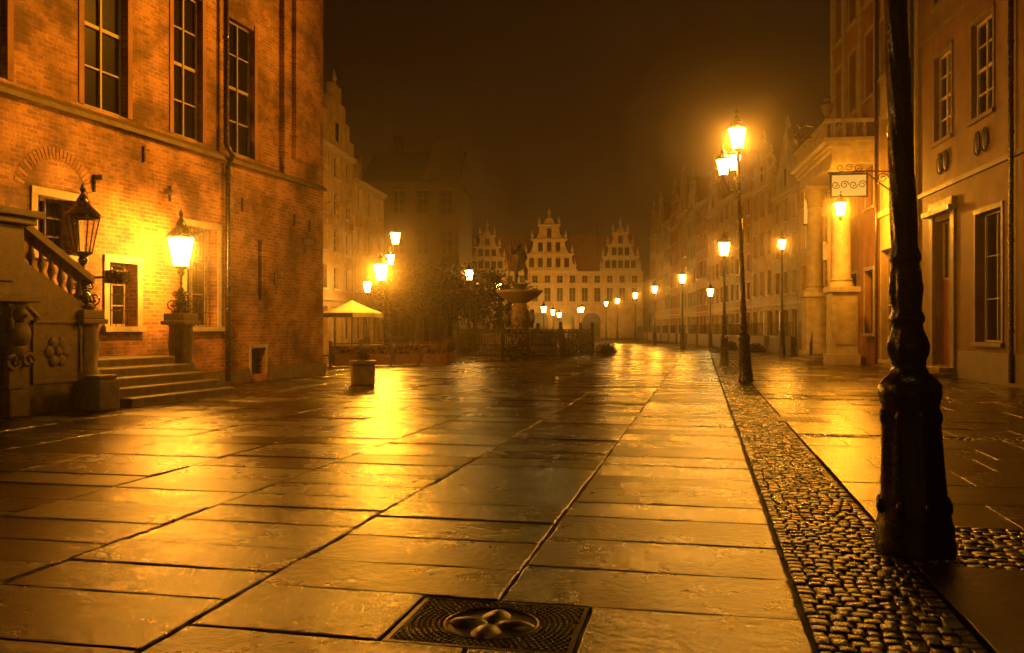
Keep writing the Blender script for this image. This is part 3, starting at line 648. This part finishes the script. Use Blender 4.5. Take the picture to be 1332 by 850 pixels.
def floodlight(name, loc, target, power, ang=50):
    o = Obj(name, loc, 0)
    d = (Vector(target)-Vector(loc)).normalized()
    o.e.rotation_euler = d.to_track_quat('-Z', 'Y').to_euler()
    o.box('housing', IRON, -.22, .22, -.16, .16, .0, .2, .02)
    o.box('lens', LGLASS, -.19, .19, -.13, .13, -.012, -.004)
    o.tube('yoke', IRON, [(-.24, 0, .1), (-.24, -.02, .4), (.24, -.02, .4), (.24, 0, .1)], .02)
    l = bpy.data.lights.new('flood', 'SPOT'); l.energy = power; l.color = LAMPCOL; l.spot_size = math.radians(ang); l.spot_blend = .8; l.shadow_soft_size = .15
    q = bpy.data.objects.new('beam', l); scene.collection.objects.link(q); q.parent = o.e; q.location = (0, 0, -.03)
    o.done()
floodlight('floodlight', rp(7.5, .6, 16.6), (-9.3, 22.5, 9.5), 30000, 40)
floodlight('floodlight', rp(14, .6, 15), (-10.5, 18, 9), 28000, 42)
o = Obj('hanging_sign', rp(1.7), A_R)
o.tube('bracket', IRON, [(0, 0, 8.0), (0, -.9, 8.05), (0, -2.5, 8.0)], .035); o.tube('bracket', IRON, [(0, 0, 7.2), (0, -.4, 7.5), (0, -1.0, 8.0)], .03)
o.scroll('bracket', IRON, (0, -.35, 7.75), .22, 'y', 1.5, 1, .02)
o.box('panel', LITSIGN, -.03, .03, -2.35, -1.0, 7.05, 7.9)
for (y0, y1, z0, z1) in ((-2.42, -.93, 6.98, 7.05), (-2.42, -.93, 7.9, 7.97), (-2.42, -2.35, 7.05, 7.9), (-1.0, -.93, 7.05, 7.9)): o.box('sign_frame', IRON, -.05, .05, y0, y1, z0, z1)
for q in range(4): o.scroll('sign_scrolls', IRON, (-.05, -2.2+q*.35, 7.5), .17, 'y', 1.4, 1 if q % 2 else -1, .018); o.scroll('sign_scrolls', IRON, (.05, -2.2+q*.35, 7.5), .17, 'y', 1.4, 1 if q % 2 else -1, .018)
for q in range(3): o.scroll('sign_scrolls', IRON, (0, -2.0+q*.35, 8.2), .16, 'y', 1.4, 1 if q % 2 else -1, .018)
lantern(o, (0, -2.0, 6.5), 1.1, True, 2400); o.mist((0, -2.0, 6.5), .75)
o.done()

XR = lambda Z: 19.5+.029*(Z-50)
specs = [(7.5, 11.0, 4.2, PLR, 'scroll', 3, 4), (6.5, 12, 3.2, PLY, 'flat', 3, 4), (6.5, 11.5, 4.5, PLG, 'tri', 3, 4), (7.0, 13, 3.5, PLY, 'scroll', 3, 4), (6.2, 13.2, 4.5, PLR, 'step', 3, 5), (7, 14, 3.5, PLG, 'flat', 3, 5),
         (6.4, 13.5, 5, PLY, 'scroll', 3, 5), (6.6, 15.5, 3, PLR, 'flat', 3, 5), (6, 14.5, 5, PLG, 'scroll', 3, 5), (7, 16, 5, PLY, 'tri', 3, 5), (6.5, 15, 5.5, PLR, 'scroll', 3, 5), (7, 16.5, 4, PLG, 'flat', 3, 5), (6.8, 15, 6, PLY, 'step', 3, 5), (8, 16, 4.5, PLY, 'scroll', 3, 5)]
Z = 47; ang = math.atan2(-1, -.029)
for (w, h, gh, m, kd, nw, fl) in specs:
    Z2 = Z+w; h2 = house('gabled_town_house', (XR(Z2), Z2, 0), ang, w-.02, h, gh, m, kd, nw, fl, lit=.06)
    h2.box('stoop', STONE, .5, w-.8, -2.2, -.26, 0, 1.1, .03); h2.box('stoop', STONE, w-.79, w-.2, -2.0, -.26, 0, .5)
    for i in range(int((w-1.4)/.25)): h2.tube('stoop_rail', IRON, [(.6+i*.25, -2.1, 1.1), (.6+i*.25, -2.1, 2.0)], .015, 4)
    h2.tube('stoop_rail', IRON, [(.55, -2.1, 2.0), (w-.85, -2.1, 2.0)], .025, 4)
    h2.done(); Z = Z2
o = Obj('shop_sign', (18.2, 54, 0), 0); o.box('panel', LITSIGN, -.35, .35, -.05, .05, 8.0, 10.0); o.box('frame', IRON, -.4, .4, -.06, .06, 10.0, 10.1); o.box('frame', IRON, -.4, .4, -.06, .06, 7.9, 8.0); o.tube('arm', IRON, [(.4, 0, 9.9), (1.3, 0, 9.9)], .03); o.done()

# ================================================================= LEFT BACKGROUND
angL = math.atan2(1, .1165)
house('gabled_town_house', (-12.46, 45, 0), angL, 7.5, 13.5, 4.5, PLG, 'scroll', 3, 5, lit=0).done()
house('gabled_town_house', (-11.59, 52.5, 0), angL, 7.4, 13, 4.0, PLY, 'step', 3, 5, lit=0).done()
house('gabled_town_house', (-10.73, 60, 0), angL, 7.9, 11.8, 2.5, PLY, 'flat', 3, 4, lit=0).done()
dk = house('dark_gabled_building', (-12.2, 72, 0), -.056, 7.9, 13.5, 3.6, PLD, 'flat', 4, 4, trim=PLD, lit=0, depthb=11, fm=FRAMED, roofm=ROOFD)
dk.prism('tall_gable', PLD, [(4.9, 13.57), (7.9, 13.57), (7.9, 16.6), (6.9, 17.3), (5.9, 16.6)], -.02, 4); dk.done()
Z = 84
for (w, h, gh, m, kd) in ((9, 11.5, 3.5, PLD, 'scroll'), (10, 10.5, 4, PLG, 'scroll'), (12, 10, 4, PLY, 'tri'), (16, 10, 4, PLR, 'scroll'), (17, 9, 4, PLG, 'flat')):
    house('gabled_town_house', (-4.6-.03*(Z-84), Z, 0), math.pi/2+.03, w, h, gh, m, kd, 3, 4, lit=.08).done(); Z += w

# Green gate at the end of the market
o = Obj('palace_gate', (-8, 150, 0), 0)
W = 30.2; ops = []
arches = [(6.5, 9.2), (10.6, 14.2), (15, 18.6), (20, 23)]
for i in range(14):
    cx = 1.3+i*2.12; ops += [(cx-.55, cx+.55, 6.2, 8.6)]
    ops += [(cx-.5, cx+.5, 9.4, 10.7)]
for a, b2 in arches: ops.append((a, b2, .1, 4.3))
facade(o, 'wall', PLY, 0, W, 0, 11.2, ops, 0, .5)
for q in ops[:-4]: window(o, *q, 2, 2, 0, .5, FRAME, trim=STONEL, tw=.16)
for a, b2 in arches:
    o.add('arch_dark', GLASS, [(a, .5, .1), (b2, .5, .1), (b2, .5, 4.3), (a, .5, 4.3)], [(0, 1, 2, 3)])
    c = (a+b2)/2; r = (b2-a)/2
    for i in range(16):
        t = math.pi*i/16; t2 = math.pi*(i+1)/16
        o.prism('arch_stones', STONEL, [(c+r*math.cos(t), 3.0+r*math.sin(t)*.9), (c+(r+.5)*math.cos(t), 3.0+(r+.5)*math.sin(t)*.9), (c+(r+.5)*math.cos(t2), 3.0+(r+.5)*math.sin(t2)*.9), (c+r*math.cos(t2), 3.0+r*math.sin(t2)*.9)], -.15, -.004)
for z in (5.2, 9.0, 11.0): o.box('cornices', STONEL, -.1, W+.1, -.35, -.004, z, z+.35)
for i in range(15): o.box('pilasters', STONEL, .1+i*2.12, .4+i*2.12, -.18, -.005, 5.6, 8.95)
o.add('roof', ROOF, [(0, .6, 11.3), (W, .6, 11.3), (W, 12, 11.3), (0, 12, 11.3), (0, 6, 18.2), (W, 6, 18.2)], [(0, 1, 5, 4), (2, 3, 4, 5), (0, 4, 3), (1, 2, 5)])
o.add('back', PLY, [(0, 0, 0), (0, 12, 0), (0, 12, 11.2), (0, 0, 11.2), (W, 0, 0), (W, 12, 0), (W, 12, 11.2), (W, 0, 11.2)], [(0, 1, 2, 3), (4, 5, 6, 7), (1, 5, 6, 2)])
def gg_gable(x0, w, z, h):
    c = x0+w/2; o.prism('gables', PLY, gable_poly(w, z, h, 'scroll', x0), -.1, .55)
    for bb, hw in ((.0, 1.04), (.3, .92), (.57, .68), (.84, .42)): o.box('cornices', STONEL, c-w/2*hw, c+w/2*hw, -.4, -.102, z+h*bb, z+h*bb+.22)
    for bb, n, ww in ((.07, 5, .42), (.36, 3, .4), (.62, 1, .4)):
        for i in range(n):
            cx = c+(i-(n-1)/2)*w/6.2; o.box('gable_glass', GLASS, cx-ww, cx+ww, -.12, -.103, z+h*bb, z+h*bb+h*.17)
            for e in (-ww-.14, ww+.003): o.box('window_trim', STONEL, cx+e, cx+e+.137, -.22, -.103, z+h*bb, z+h*bb+h*.19)
    for (xx, zz) in ((c, z+h), (c-w*.43, z+h*.3), (c+w*.43, z+h*.3), (c-w*.31, z+h*.57), (c+w*.31, z+h*.57), (c-w*.18, z+h*.83), (c+w*.18, z+h*.83), (c-w*.48, z+.2), (c+w*.48, z+.2)):
        o.lathe('finials', STONEL, [(.25, zz), (.25, zz+.3), (.1, zz+.45), (.3, zz+.75), (.2, zz+1.0), (.04, zz+1.7)], (xx, .1), 8)
gg_gable(9.7, 9.2, 11.38, 9.2); gg_gable(23, 6.8, 11.38, 7.6); gg_gable(.4, 6.8, 11.38, 7.0)
for x in (22.5, 26): o.tube('flag_poles', IRON, [(x, .2, 14), (x, .2, 19.5)], .06)
o.done()
floodlight('floodlight', (0.5, 128, .5), (1.5, 150, 9), 13000, 70); floodlight('floodlight', (10.5, 128, .5), (11, 150, 10), 13000, 75)  # floods added to brighten the gate front

# ================================================================= FOUNTAIN
o = Obj('neptune_fountain', (.42, 50.4, 0), .1)
for r, z0, z1 in ((3.0, 0, .17), (2.65, .17, .34)): o.lathe('steps', STONE, [(r, z0), (r, z1-.003)], (0, 0), 8, smooth=False)
o.lathe('lower_basin', STONE, [(2.2, .34), (2.3, .45), (2.15, .6), (2.2, 1.15), (2.35, 1.25), (2.35, 1.38), (2.1, 1.38), (2.05, 1.1)], (0, 0), 8, smooth=False)
o.lathe('pedestal', STONE, [(.9, 1.1), (.85, 1.3), (.55, 1.5), (.6, 1.9), (.75, 2.2, .1), (.6, 2.5, .1), (.4, 2.7), (.45, 2.9, .06), (.36, 3.1)], (0, 0), 24, 6)
o.lathe('upper_bowl', STONE, [(.3, 3.0), (.55, 3.15, .04), (1.0, 3.4, .04), (1.25, 3.62), (1.34, 3.68), (1.34, 3.78), (1.2, 3.78), (.9, 3.62), (.5, 3.55)], (0, 0), 36, 12)
o.lathe('statue_plinth', BRONZE, [(.5, 3.5), (.42, 3.7), (.36, 4.0), (.46, 4.1), (.46, 4.16)], (0, 0), 16)
for k in range(4):
    a = k*math.pi/2+.4; o.ball('sea_creatures', BRONZE, (.75*math.cos(a), .75*math.sin(a), 2.2), .24, (1, 1, 1.3)); o.ball('sea_creatures', BRONZE, (.85*math.cos(a), .85*math.sin(a), 2.6), .13)
    o.tube('sea_creatures', BRONZE, [(.7*math.cos(a), .7*math.sin(a), 2.0), (.95*math.cos(a+.2), .95*math.sin(a+.2), 1.75), (1.1*math.cos(a+.4), 1.1*math.sin(a+.4), 2.0)], [.15, .1, .03], 8)
o.tube('trident', BRONZE, [(-.66, -.25, 4.15), (-.5, -.42, 6.3)], .035, 6)
o.tube('trident', BRONZE, [(-.7, -.42, 6.6), (-.62, -.42, 6.32), (-.4, -.42, 6.3), (-.3, -.42, 6.56)], .03, 5); o.tube('trident', BRONZE, [(-.5, -.42, 6.3), (-.48, -.42, 6.66)], .03, 5)
o.done(); fountain = o
def skin_fig(name, verts, edges, radii, mat, parent, loc, sc=1, rot=0):
    me = bpy.data.meshes.new(name); me.from_pydata([Vector(v)*sc for v in verts], edges, []); me.materials.append(mat)
    ob = bpy.data.objects.new(name, me); scene.collection.objects.link(ob); ob.parent = parent; ob.location = loc; ob.rotation_euler = (0, 0, rot)
    m = ob.modifiers.new('skin', 'SKIN'); m.use_smooth_shade = True
    sv = me.skin_vertices[0].data
    for i, r in enumerate(radii): sv[i].radius = (r*sc, r*sc*(.85 if i < 4 else 1)); sv[i].use_root = (i == 0)
    s = ob.modifiers.new('sub', 'SUBSURF'); s.levels = 1; s.render_levels = 2
    return ob
V = [(0, 0, 1.0), (.03, 0, 1.2), (.0, 0, 1.45), (.02, -.02, 1.64), (.03, -.06, 1.78), (.03, -.05, 1.9),
     (-.2, 0, 1.53), (-.4, -.08, 1.42), (-.42, -.2, 1.66), (-.42, -.26, 1.74),
     (.22, .02, 1.5), (.34, .05, 1.24), (.22, -.2, 1.12), (.12, -.27, 1.12),
     (-.12, 0, .95), (-.16, -.03, .52), (-.15, .04, .1), (-.16, -.14, .04),
     (.13, -.02, .95), (.27, -.24, .62), (.3, -.08, .25), (.33, -.24, .18)]
E = [(0, 1), (1, 2), (2, 3), (3, 4), (4, 5), (2, 6), (6, 7), (7, 8), (8, 9), (2, 10), (10, 11), (11, 12), (12, 13), (0, 14), (14, 15), (15, 16), (16, 17), (0, 18), (18, 19), (19, 20), (20, 21)]
RR = [.19, .18, .25, .09, .125, .105, .12, .085, .065, .055, .12, .085, .065, .055, .145, .105, .07, .05, .145, .105, .07, .05]
skin_fig('bronze_statue', V, E, RR, BRONZE, fountain.e, (0, 0, 4.16), 1.2, .1)
o = Obj('fountain_fence', (.55, 50.2, 0), .13)
n = 8; Rf = 4.05
cor = [(Rf*math.cos(2*math.pi*(k+.5)/n), Rf*math.sin(2*math.pi*(k+.5)/n)) for k in range(n)]
for k in range(n):
    a, b2 = Vector(cor[k]), Vector(cor[(k+1) % n])
    o.box('posts', IRON, a.x-.09, a.x+.09, a.y-.09, a.y+.09, 0, 1.75); o.ball('post_balls', IRON, (a.x, a.y, 1.86), .11)
    for z in (.2, .75, 1.4): o.tube('rails', IRON, [(a.x, a.y, z), (b2.x, b2.y, z)], .035, 4)
    for i in range(1, 28):
        p = a.lerp(b2, i/28); o.tube('bars', IRON, [(p.x, p.y, .1), (p.x, p.y, 1.6)], .026, 4)
o.done()

# ================================================================= TREES, CAFE, SMALL THINGS
def tree(x, y, h, cr, nclump=60, name='tree'):
    o = Obj(name, (x, y, 0), R.uniform(0, 6))
    o.tube('trunk', BARK, [(0, 0, 0), (.05, .03, h*.2), (.0, .08, h*.45), (.05, 0, h*.75)], [.2, .15, .12, .05], 8)
    tips = []
    for k in range(11):
        a = k*2.4+R.uniform(-.3, .3); z0 = h*R.uniform(.28, .6); L = cr*R.uniform(.6, 1)
        p1 = (L*.5*math.cos(a), L*.5*math.sin(a), z0+h*.1); p2 = (L*math.cos(a+.2), L*math.sin(a+.2), z0+h*R.uniform(.15, .33))
        o.tube('limbs', BARK, [(0, .04, z0), p1, p2], [.07, .045, .015], 5); tips += [p1, p2, p2]
    for k in range(nclump):
        t = R.choice(tips); c = Vector(t)+Vector((R.gauss(0, .45), R.gauss(0, .45), R.gauss(.1, .45))); cs = R.uniform(.2, .5)
        for i in range(46):
            q = c+Vector((R.gauss(0, cs), R.gauss(0, cs), R.gauss(0, cs*.7))); s = R.uniform(.07, .13)
            u = Vector((R.gauss(0, 1), R.gauss(0, 1), R.gauss(0, 1))).normalized(); w = u.cross(Vector((R.gauss(0, 1), R.gauss(0, 1), .3))).normalized()
            o.add('leaves', LEAF, [q-u*s, q+w*s*.6, q+u*s, q-w*s*.6], [(0, 1, 2, 3)])
    o.done()
tree(-7.4, 64, 6.5, 2.2); tree(-4.6, 60, 7.2, 2.3); tree(-2.6, 62, 6.6, 2.0); tree(-3.4, 70, 7.5, 2.4); tree(-6.0, 57, 5.4, 1.9); tree(-.8, 68, 5.6, 1.8)
def shrub(x, y, z, r, name='shrub', h=1.):
    o = Obj(name, (x, y, z), 0)
    for i in range(420):
        d = Vector((R.gauss(0, 1), R.gauss(0, 1), R.gauss(0, 1))).normalized()*r*R.uniform(.4, 1)*(1+.2*R.random()); q = Vector((d.x, d.y, abs(d.z)*h)); s = r*.12
        u = Vector((R.gauss(0, 1), R.gauss(0, 1), R.gauss(0, 1))).normalized(); w = u.cross(Vector((R.gauss(0, 1), R.gauss(0, 1), .3))).normalized()
        o.add('leaves', LEAF, [q-u*s, q+w*s*.6, q+u*s, q-w*s*.6], [(0, 1, 2, 3)])
    o.tube('stems', BARK, [(0, 0, -.05), (0, 0, r*.8)], .03, 5); o.done()
def parasol(x, y, h, r, name='cafe_parasol'):
    o = Obj(name, (x, y, 0), .2); n = 8; zt, zb = h, h-r*.42
    ring = [(r*math.cos(2*math.pi*k/n), r*math.sin(2*math.pi*k/n), zb) for k in range(n)]; mid = [(a*.5, b*.5, zb+(zt-zb)*.46) for a, b, c in ring]
    val = [(a, b, zb-.22) for a, b, c in ring]
    vs = ring+mid+val+[(0, 0, zt)]
    fs = [(k, (k+1) % n, (k+1) % n+n, k+n) for k in range(n)]+[(k+n, (k+1) % n+n, 3*n) for k in range(n)]+[(k, (k+1) % n, (k+1) % n+2*n, k+2*n) for k in range(n)]
    o.add('canopy', CANVAS, vs, fs)
    o.tube('pole', FRAMED, [(0, 0, 0), (0, 0, h+.08)], .035, 8); o.box('foot', STONE, -.35, .35, -.35, .35, 0, .12, .02)
    for p in ring: o.tube('ribs', FRAMED, [(0, 0, zt-.05), (p[0]*.98, p[1]*.98, zb-.02)], .012, 4)
    o.done()
parasol(-8.15, 45, 3.05, 1.55)
def cafe_fence(x0, y0, x1, y1):
    d = math.hypot(x1-x0, y1-y0); o = Obj('cafe_fence', (x0, y0, 0), math.atan2(y1-y0, x1-x0)); n = max(1, round(d/1.5)); w = d/n
    for i in range(n):
        a = i*w
        o.box('panels', WOOD, a+.08, a+w-.08, -.03, .03, .15, .9, .01); o.box('posts', FRAMED, a-.05, a+.05, -.05, .05, 0, 1.1)
        o.box('planter', WOOD, a+.1, a+w-.1, -.25, -.04, .05, .5, .01); o.box('rail', FRAMED, a+.05, a+w-.05, -.035, .035, .95, 1.0)
        for k in range(70):
            q = Vector((a+R.uniform(.1, w-.1), R.uniform(-.28, -.02), R.uniform(.5, .85))); s = .07
            u = Vector((R.gauss(0, 1), R.gauss(0, 1), R.gauss(0, 1))).normalized(); v = u.cross(Vector((R.gauss(0, 1), .2, R.gauss(0, 1)))).normalized()
            o.add('plants', LEAF, [q-u*s, q+v*s*.6, q+u*s, q-v*s*.6], [(0, 1, 2, 3)])
    o.done()
cafe_fence(-7.6, 37, -3.0, 40); cafe_fence(-3.0, 40, -3.3, 47)
def cafe_table(x, y):
    o = Obj('cafe_table', (x, y, 0), R.uniform(0, 3)); o.lathe('top', WOOD, [(.4, .72), (.4, .75)], (0, 0), 16); o.tube('leg', IRON, [(0, 0, 0), (0, 0, .72)], .03, 8); o.lathe('foot', IRON, [(.25, 0), (.2, .03)], (0, 0), 12); o.done()
    for a in (0, 3.1):
        c = Obj('cafe_chair', (x+.75*math.cos(a), y+.75*math.sin(a), 0), a-math.pi/2)
        c.box('seat', WOOD, -.22, .22, -.22, .22, .43, .46, .01); c.box('backrest', WOOD, -.22, .22, -.24, -.21, .6, .9, .01)
        for (i, j) in ((-.2, -.22), (.2, -.22), (-.2, .2), (.2, .2)): c.tube('legs', IRON, [(i, j, 0), (i, j, .43 if j > 0 else .9)], .015, 5)
        c.done()
for p in ((-7.8, 43.2), (-6, 44.8), (-5.2, 42.8), (-7.5, 47), (-5, 48)): cafe_table(*p)
o = Obj('stone_planter', (-4.25, 25.2, 0), .25); o.box('block', STONE, -.33, .33, -.3, .3, 0, .58, .04); o.box('rim', STONE, -.37, .37, -.34, .34, .58, .7, .03); o.done()
shrub(-4.25, 25.2, .68, .2, 'planter_shrub', 1.6)
shrub(.3, 45.3, 0, .72, 'shrub', 2.6)
for x, y in ((5.8, 55), (6.6, 60), (-2.6, 52.5), (16.6, 60), (16.8, 68)): shrub(x, y, 0, .6)
o = Obj('handrail', (14.0, 41.5, 0), 1.2)
for i in range(4): o.tube('posts', IRON, [(i*.6, 0, 0), (i*.6, 0, 1.0+.15*i)], .025, 6)
o.tube('rail', IRON, [(0, 0, 1.0), (1.8, 0, 1.45)], .03, 6); o.tube('rail', IRON, [(0, 0, .5), (1.8, 0, .95)], .02, 6); o.done()

# ================================================================= STREET LAMPS
o = Obj('street_lamp', (2.92, 6.4, -.01), .3); o.e.rotation_euler = (0, -.036, .0)
post(o, 5.3, 1.0, 1.0, 64)
for k in range(8):
    a = k*math.pi/4
    o.ball('base_ornament', IRON, (.238*math.cos(a), .238*math.sin(a), .34), .035, (1, 1, 1.6), 8)
    o.ball('base_ornament', IRON, (.195*math.cos(a), .195*math.sin(a), .98), .03, (1, 1, 2), 8)
    o.ball('base_ornament', IRON, (.13*math.cos(a), .13*math.sin(a), 1.48), .025, (1, 1, 2), 8)
    o.ball('base_ornament', IRON, (.105*math.cos(a), .105*math.sin(a), 1.9), .02, (1, 1, 3), 8)
for q in (-1, 1):
    o.tube('arm', IRON, [(0, 0, 4.9), (q*.4, 0, 5.1), (q*.6, 0, 5.5)], .03, 8); lantern(o, (q*.6, 0, 5.95), 1.2, True, 110)
o.done()
o = Obj('street_lamp', (7.06, 26.7, 0), 0); o.e.rotation_euler = (0, -.035, 0)
post(o, 6.9, 1.15, .85, 32)
lantern(o, (0, 0, 7.35), 1.25, True, 1500); o.mist((0, 0, 7.35), 1.15)
for (dx, dy, dz) in ((-.45, 0, 6.5), (.0, .45, 6.7)):
    o.tube('arm', IRON, [(0, 0, dz-.7), (dx*.6, dy*.6, dz-.75), (dx, dy, dz-.4)], .028, 8); o.scroll('arm_scroll', IRON, (dx*.5, dy*.5, dz-.55), .14, 'x', 1.3, 1, .015); lantern(o, (dx, dy, dz), .95, True, 350 if dx else 0)
o.done()
o = Obj('street_lamp', (-6.2, 44, 0), 0); post(o, 5.6, 1.1, .85, 32)
lantern(o, (.4, 0, 6.1), 1.15, True, 600); o.tube('arm', IRON, [(0, 0, 5.5), (.35, 0, 5.4), (.4, 0, 5.7)], .03, 8)
o.tube('arm', IRON, [(0, 0, 4.9), (-.3, -.1, 4.9), (-.33, -.1, 4.4)], .03, 8); lantern(o, (-.3, -.1, 4.4), 1.6, True, 5000); lantern(o, (.12, .1, 5.05), 1.0, True, 0)
o.mist((-.3, -.1, 4.4), 1.2)
o.done()
street_lamp(9.6, 40, 5.2, 700, 1., .85, 1.2, mist=.9)
street_lamp(16.8, 55, 6.85, 1100, 1.2, .85, 1.2, mist=1)
for (x, y, h, p) in ((13.3, 69, 5.5, 1000), (14.2, 88, 5.5, 1300), (14.5, 104, 5.5, 1100), (14.9, 125, 5.5, 1500), (14.7, 138, 5.5, 0), (17.5, 78, 4.8, 0)):
    street_lamp(x, y, h, p, 1, .8, 1.3, True, mist=1.0 if p else 0)
for (x, y, h, p) in ((-2.9, 60, 5.25, 500), (-8.0, 75, 4.6, 0), (-1.2, 78, 5.3, 700), (-1.5, 95, 5.2, 0), (1.0, 110, 5.2, 1200), (3.3, 92, 3.6, 0), (5, 108, 3.6, 0), (6.5, 122, 3.5, 1500), (9.5, 120, 4.2, 0), (10.5, 138, 4.5, 0), (-9.0, 55, 4.2, 500), (2.5, 138, 3.6, 0), (0, 130, 5, 0)):
    street_lamp(x, y, h, p, .9, .8, 1.3, True)
street_lamp(-7.6, 8.5, 5.6, 150)  # unseen lamp, added out of view to light the town hall facade

# ================================================================= FOG, SKY, CAMERA
fg = bpy.data.meshes.new('fog'); x0, x1, y0, y1, z0, z1 = -70, 75, -25, 230, -1, 60
fg.from_pydata([(x0,y0,z0),(x1,y0,z0),(x1,y1,z0),(x0,y1,z0),(x0,y0,z1),(x1,y0,z1),(x1,y1,z1),(x0,y1,z1)], [], [(0,3,2,1),(4,5,6,7),(0,1,5,4),(1,2,6,5),(2,3,7,6),(3,0,4,7)])
fg.materials.append(scatter_mat('fog', .0011, .85)); fo = bpy.data.objects.new('fog', fg); scene.collection.objects.link(fo)

w = bpy.data.worlds.new('World'); scene.world = w; w.use_nodes = True; nt = w.node_tree
sky = N(nt, 'ShaderNodeTexSky'); sky.sky_type = 'NISHITA'; sky.sun_disc = False; sky.sun_elevation = math.radians(3); sky.sun_rotation = math.radians(200)
bw = N(nt, 'ShaderNodeRGBToBW'); nt.links.new(sky.outputs[0], bw.inputs[0])
mu = N(nt, 'ShaderNodeMix', data_type='RGBA', blend_type='MULTIPLY'); mu.inputs[0].default_value = 1; mu.inputs[7].default_value = (1, .33, .06, 1)
nt.links.new(bw.outputs[0], mu.inputs[6]); nt.links.new(mu.outputs[2], nt.nodes['Background'].inputs[0]); nt.nodes['Background'].inputs[1].default_value = .008

cd = bpy.data.cameras.new('camera'); cam = bpy.data.objects.new('camera', cd); scene.collection.objects.link(cam)
cam.location = (0, 0, 1.6); cam.rotation_euler = (math.radians(90), 0, 0); cd.lens = 31.08; cd.sensor_width = 36; cd.shift_y = .00225; cd.clip_end = 1500; cd.clip_start = .05
scene.camera = cam
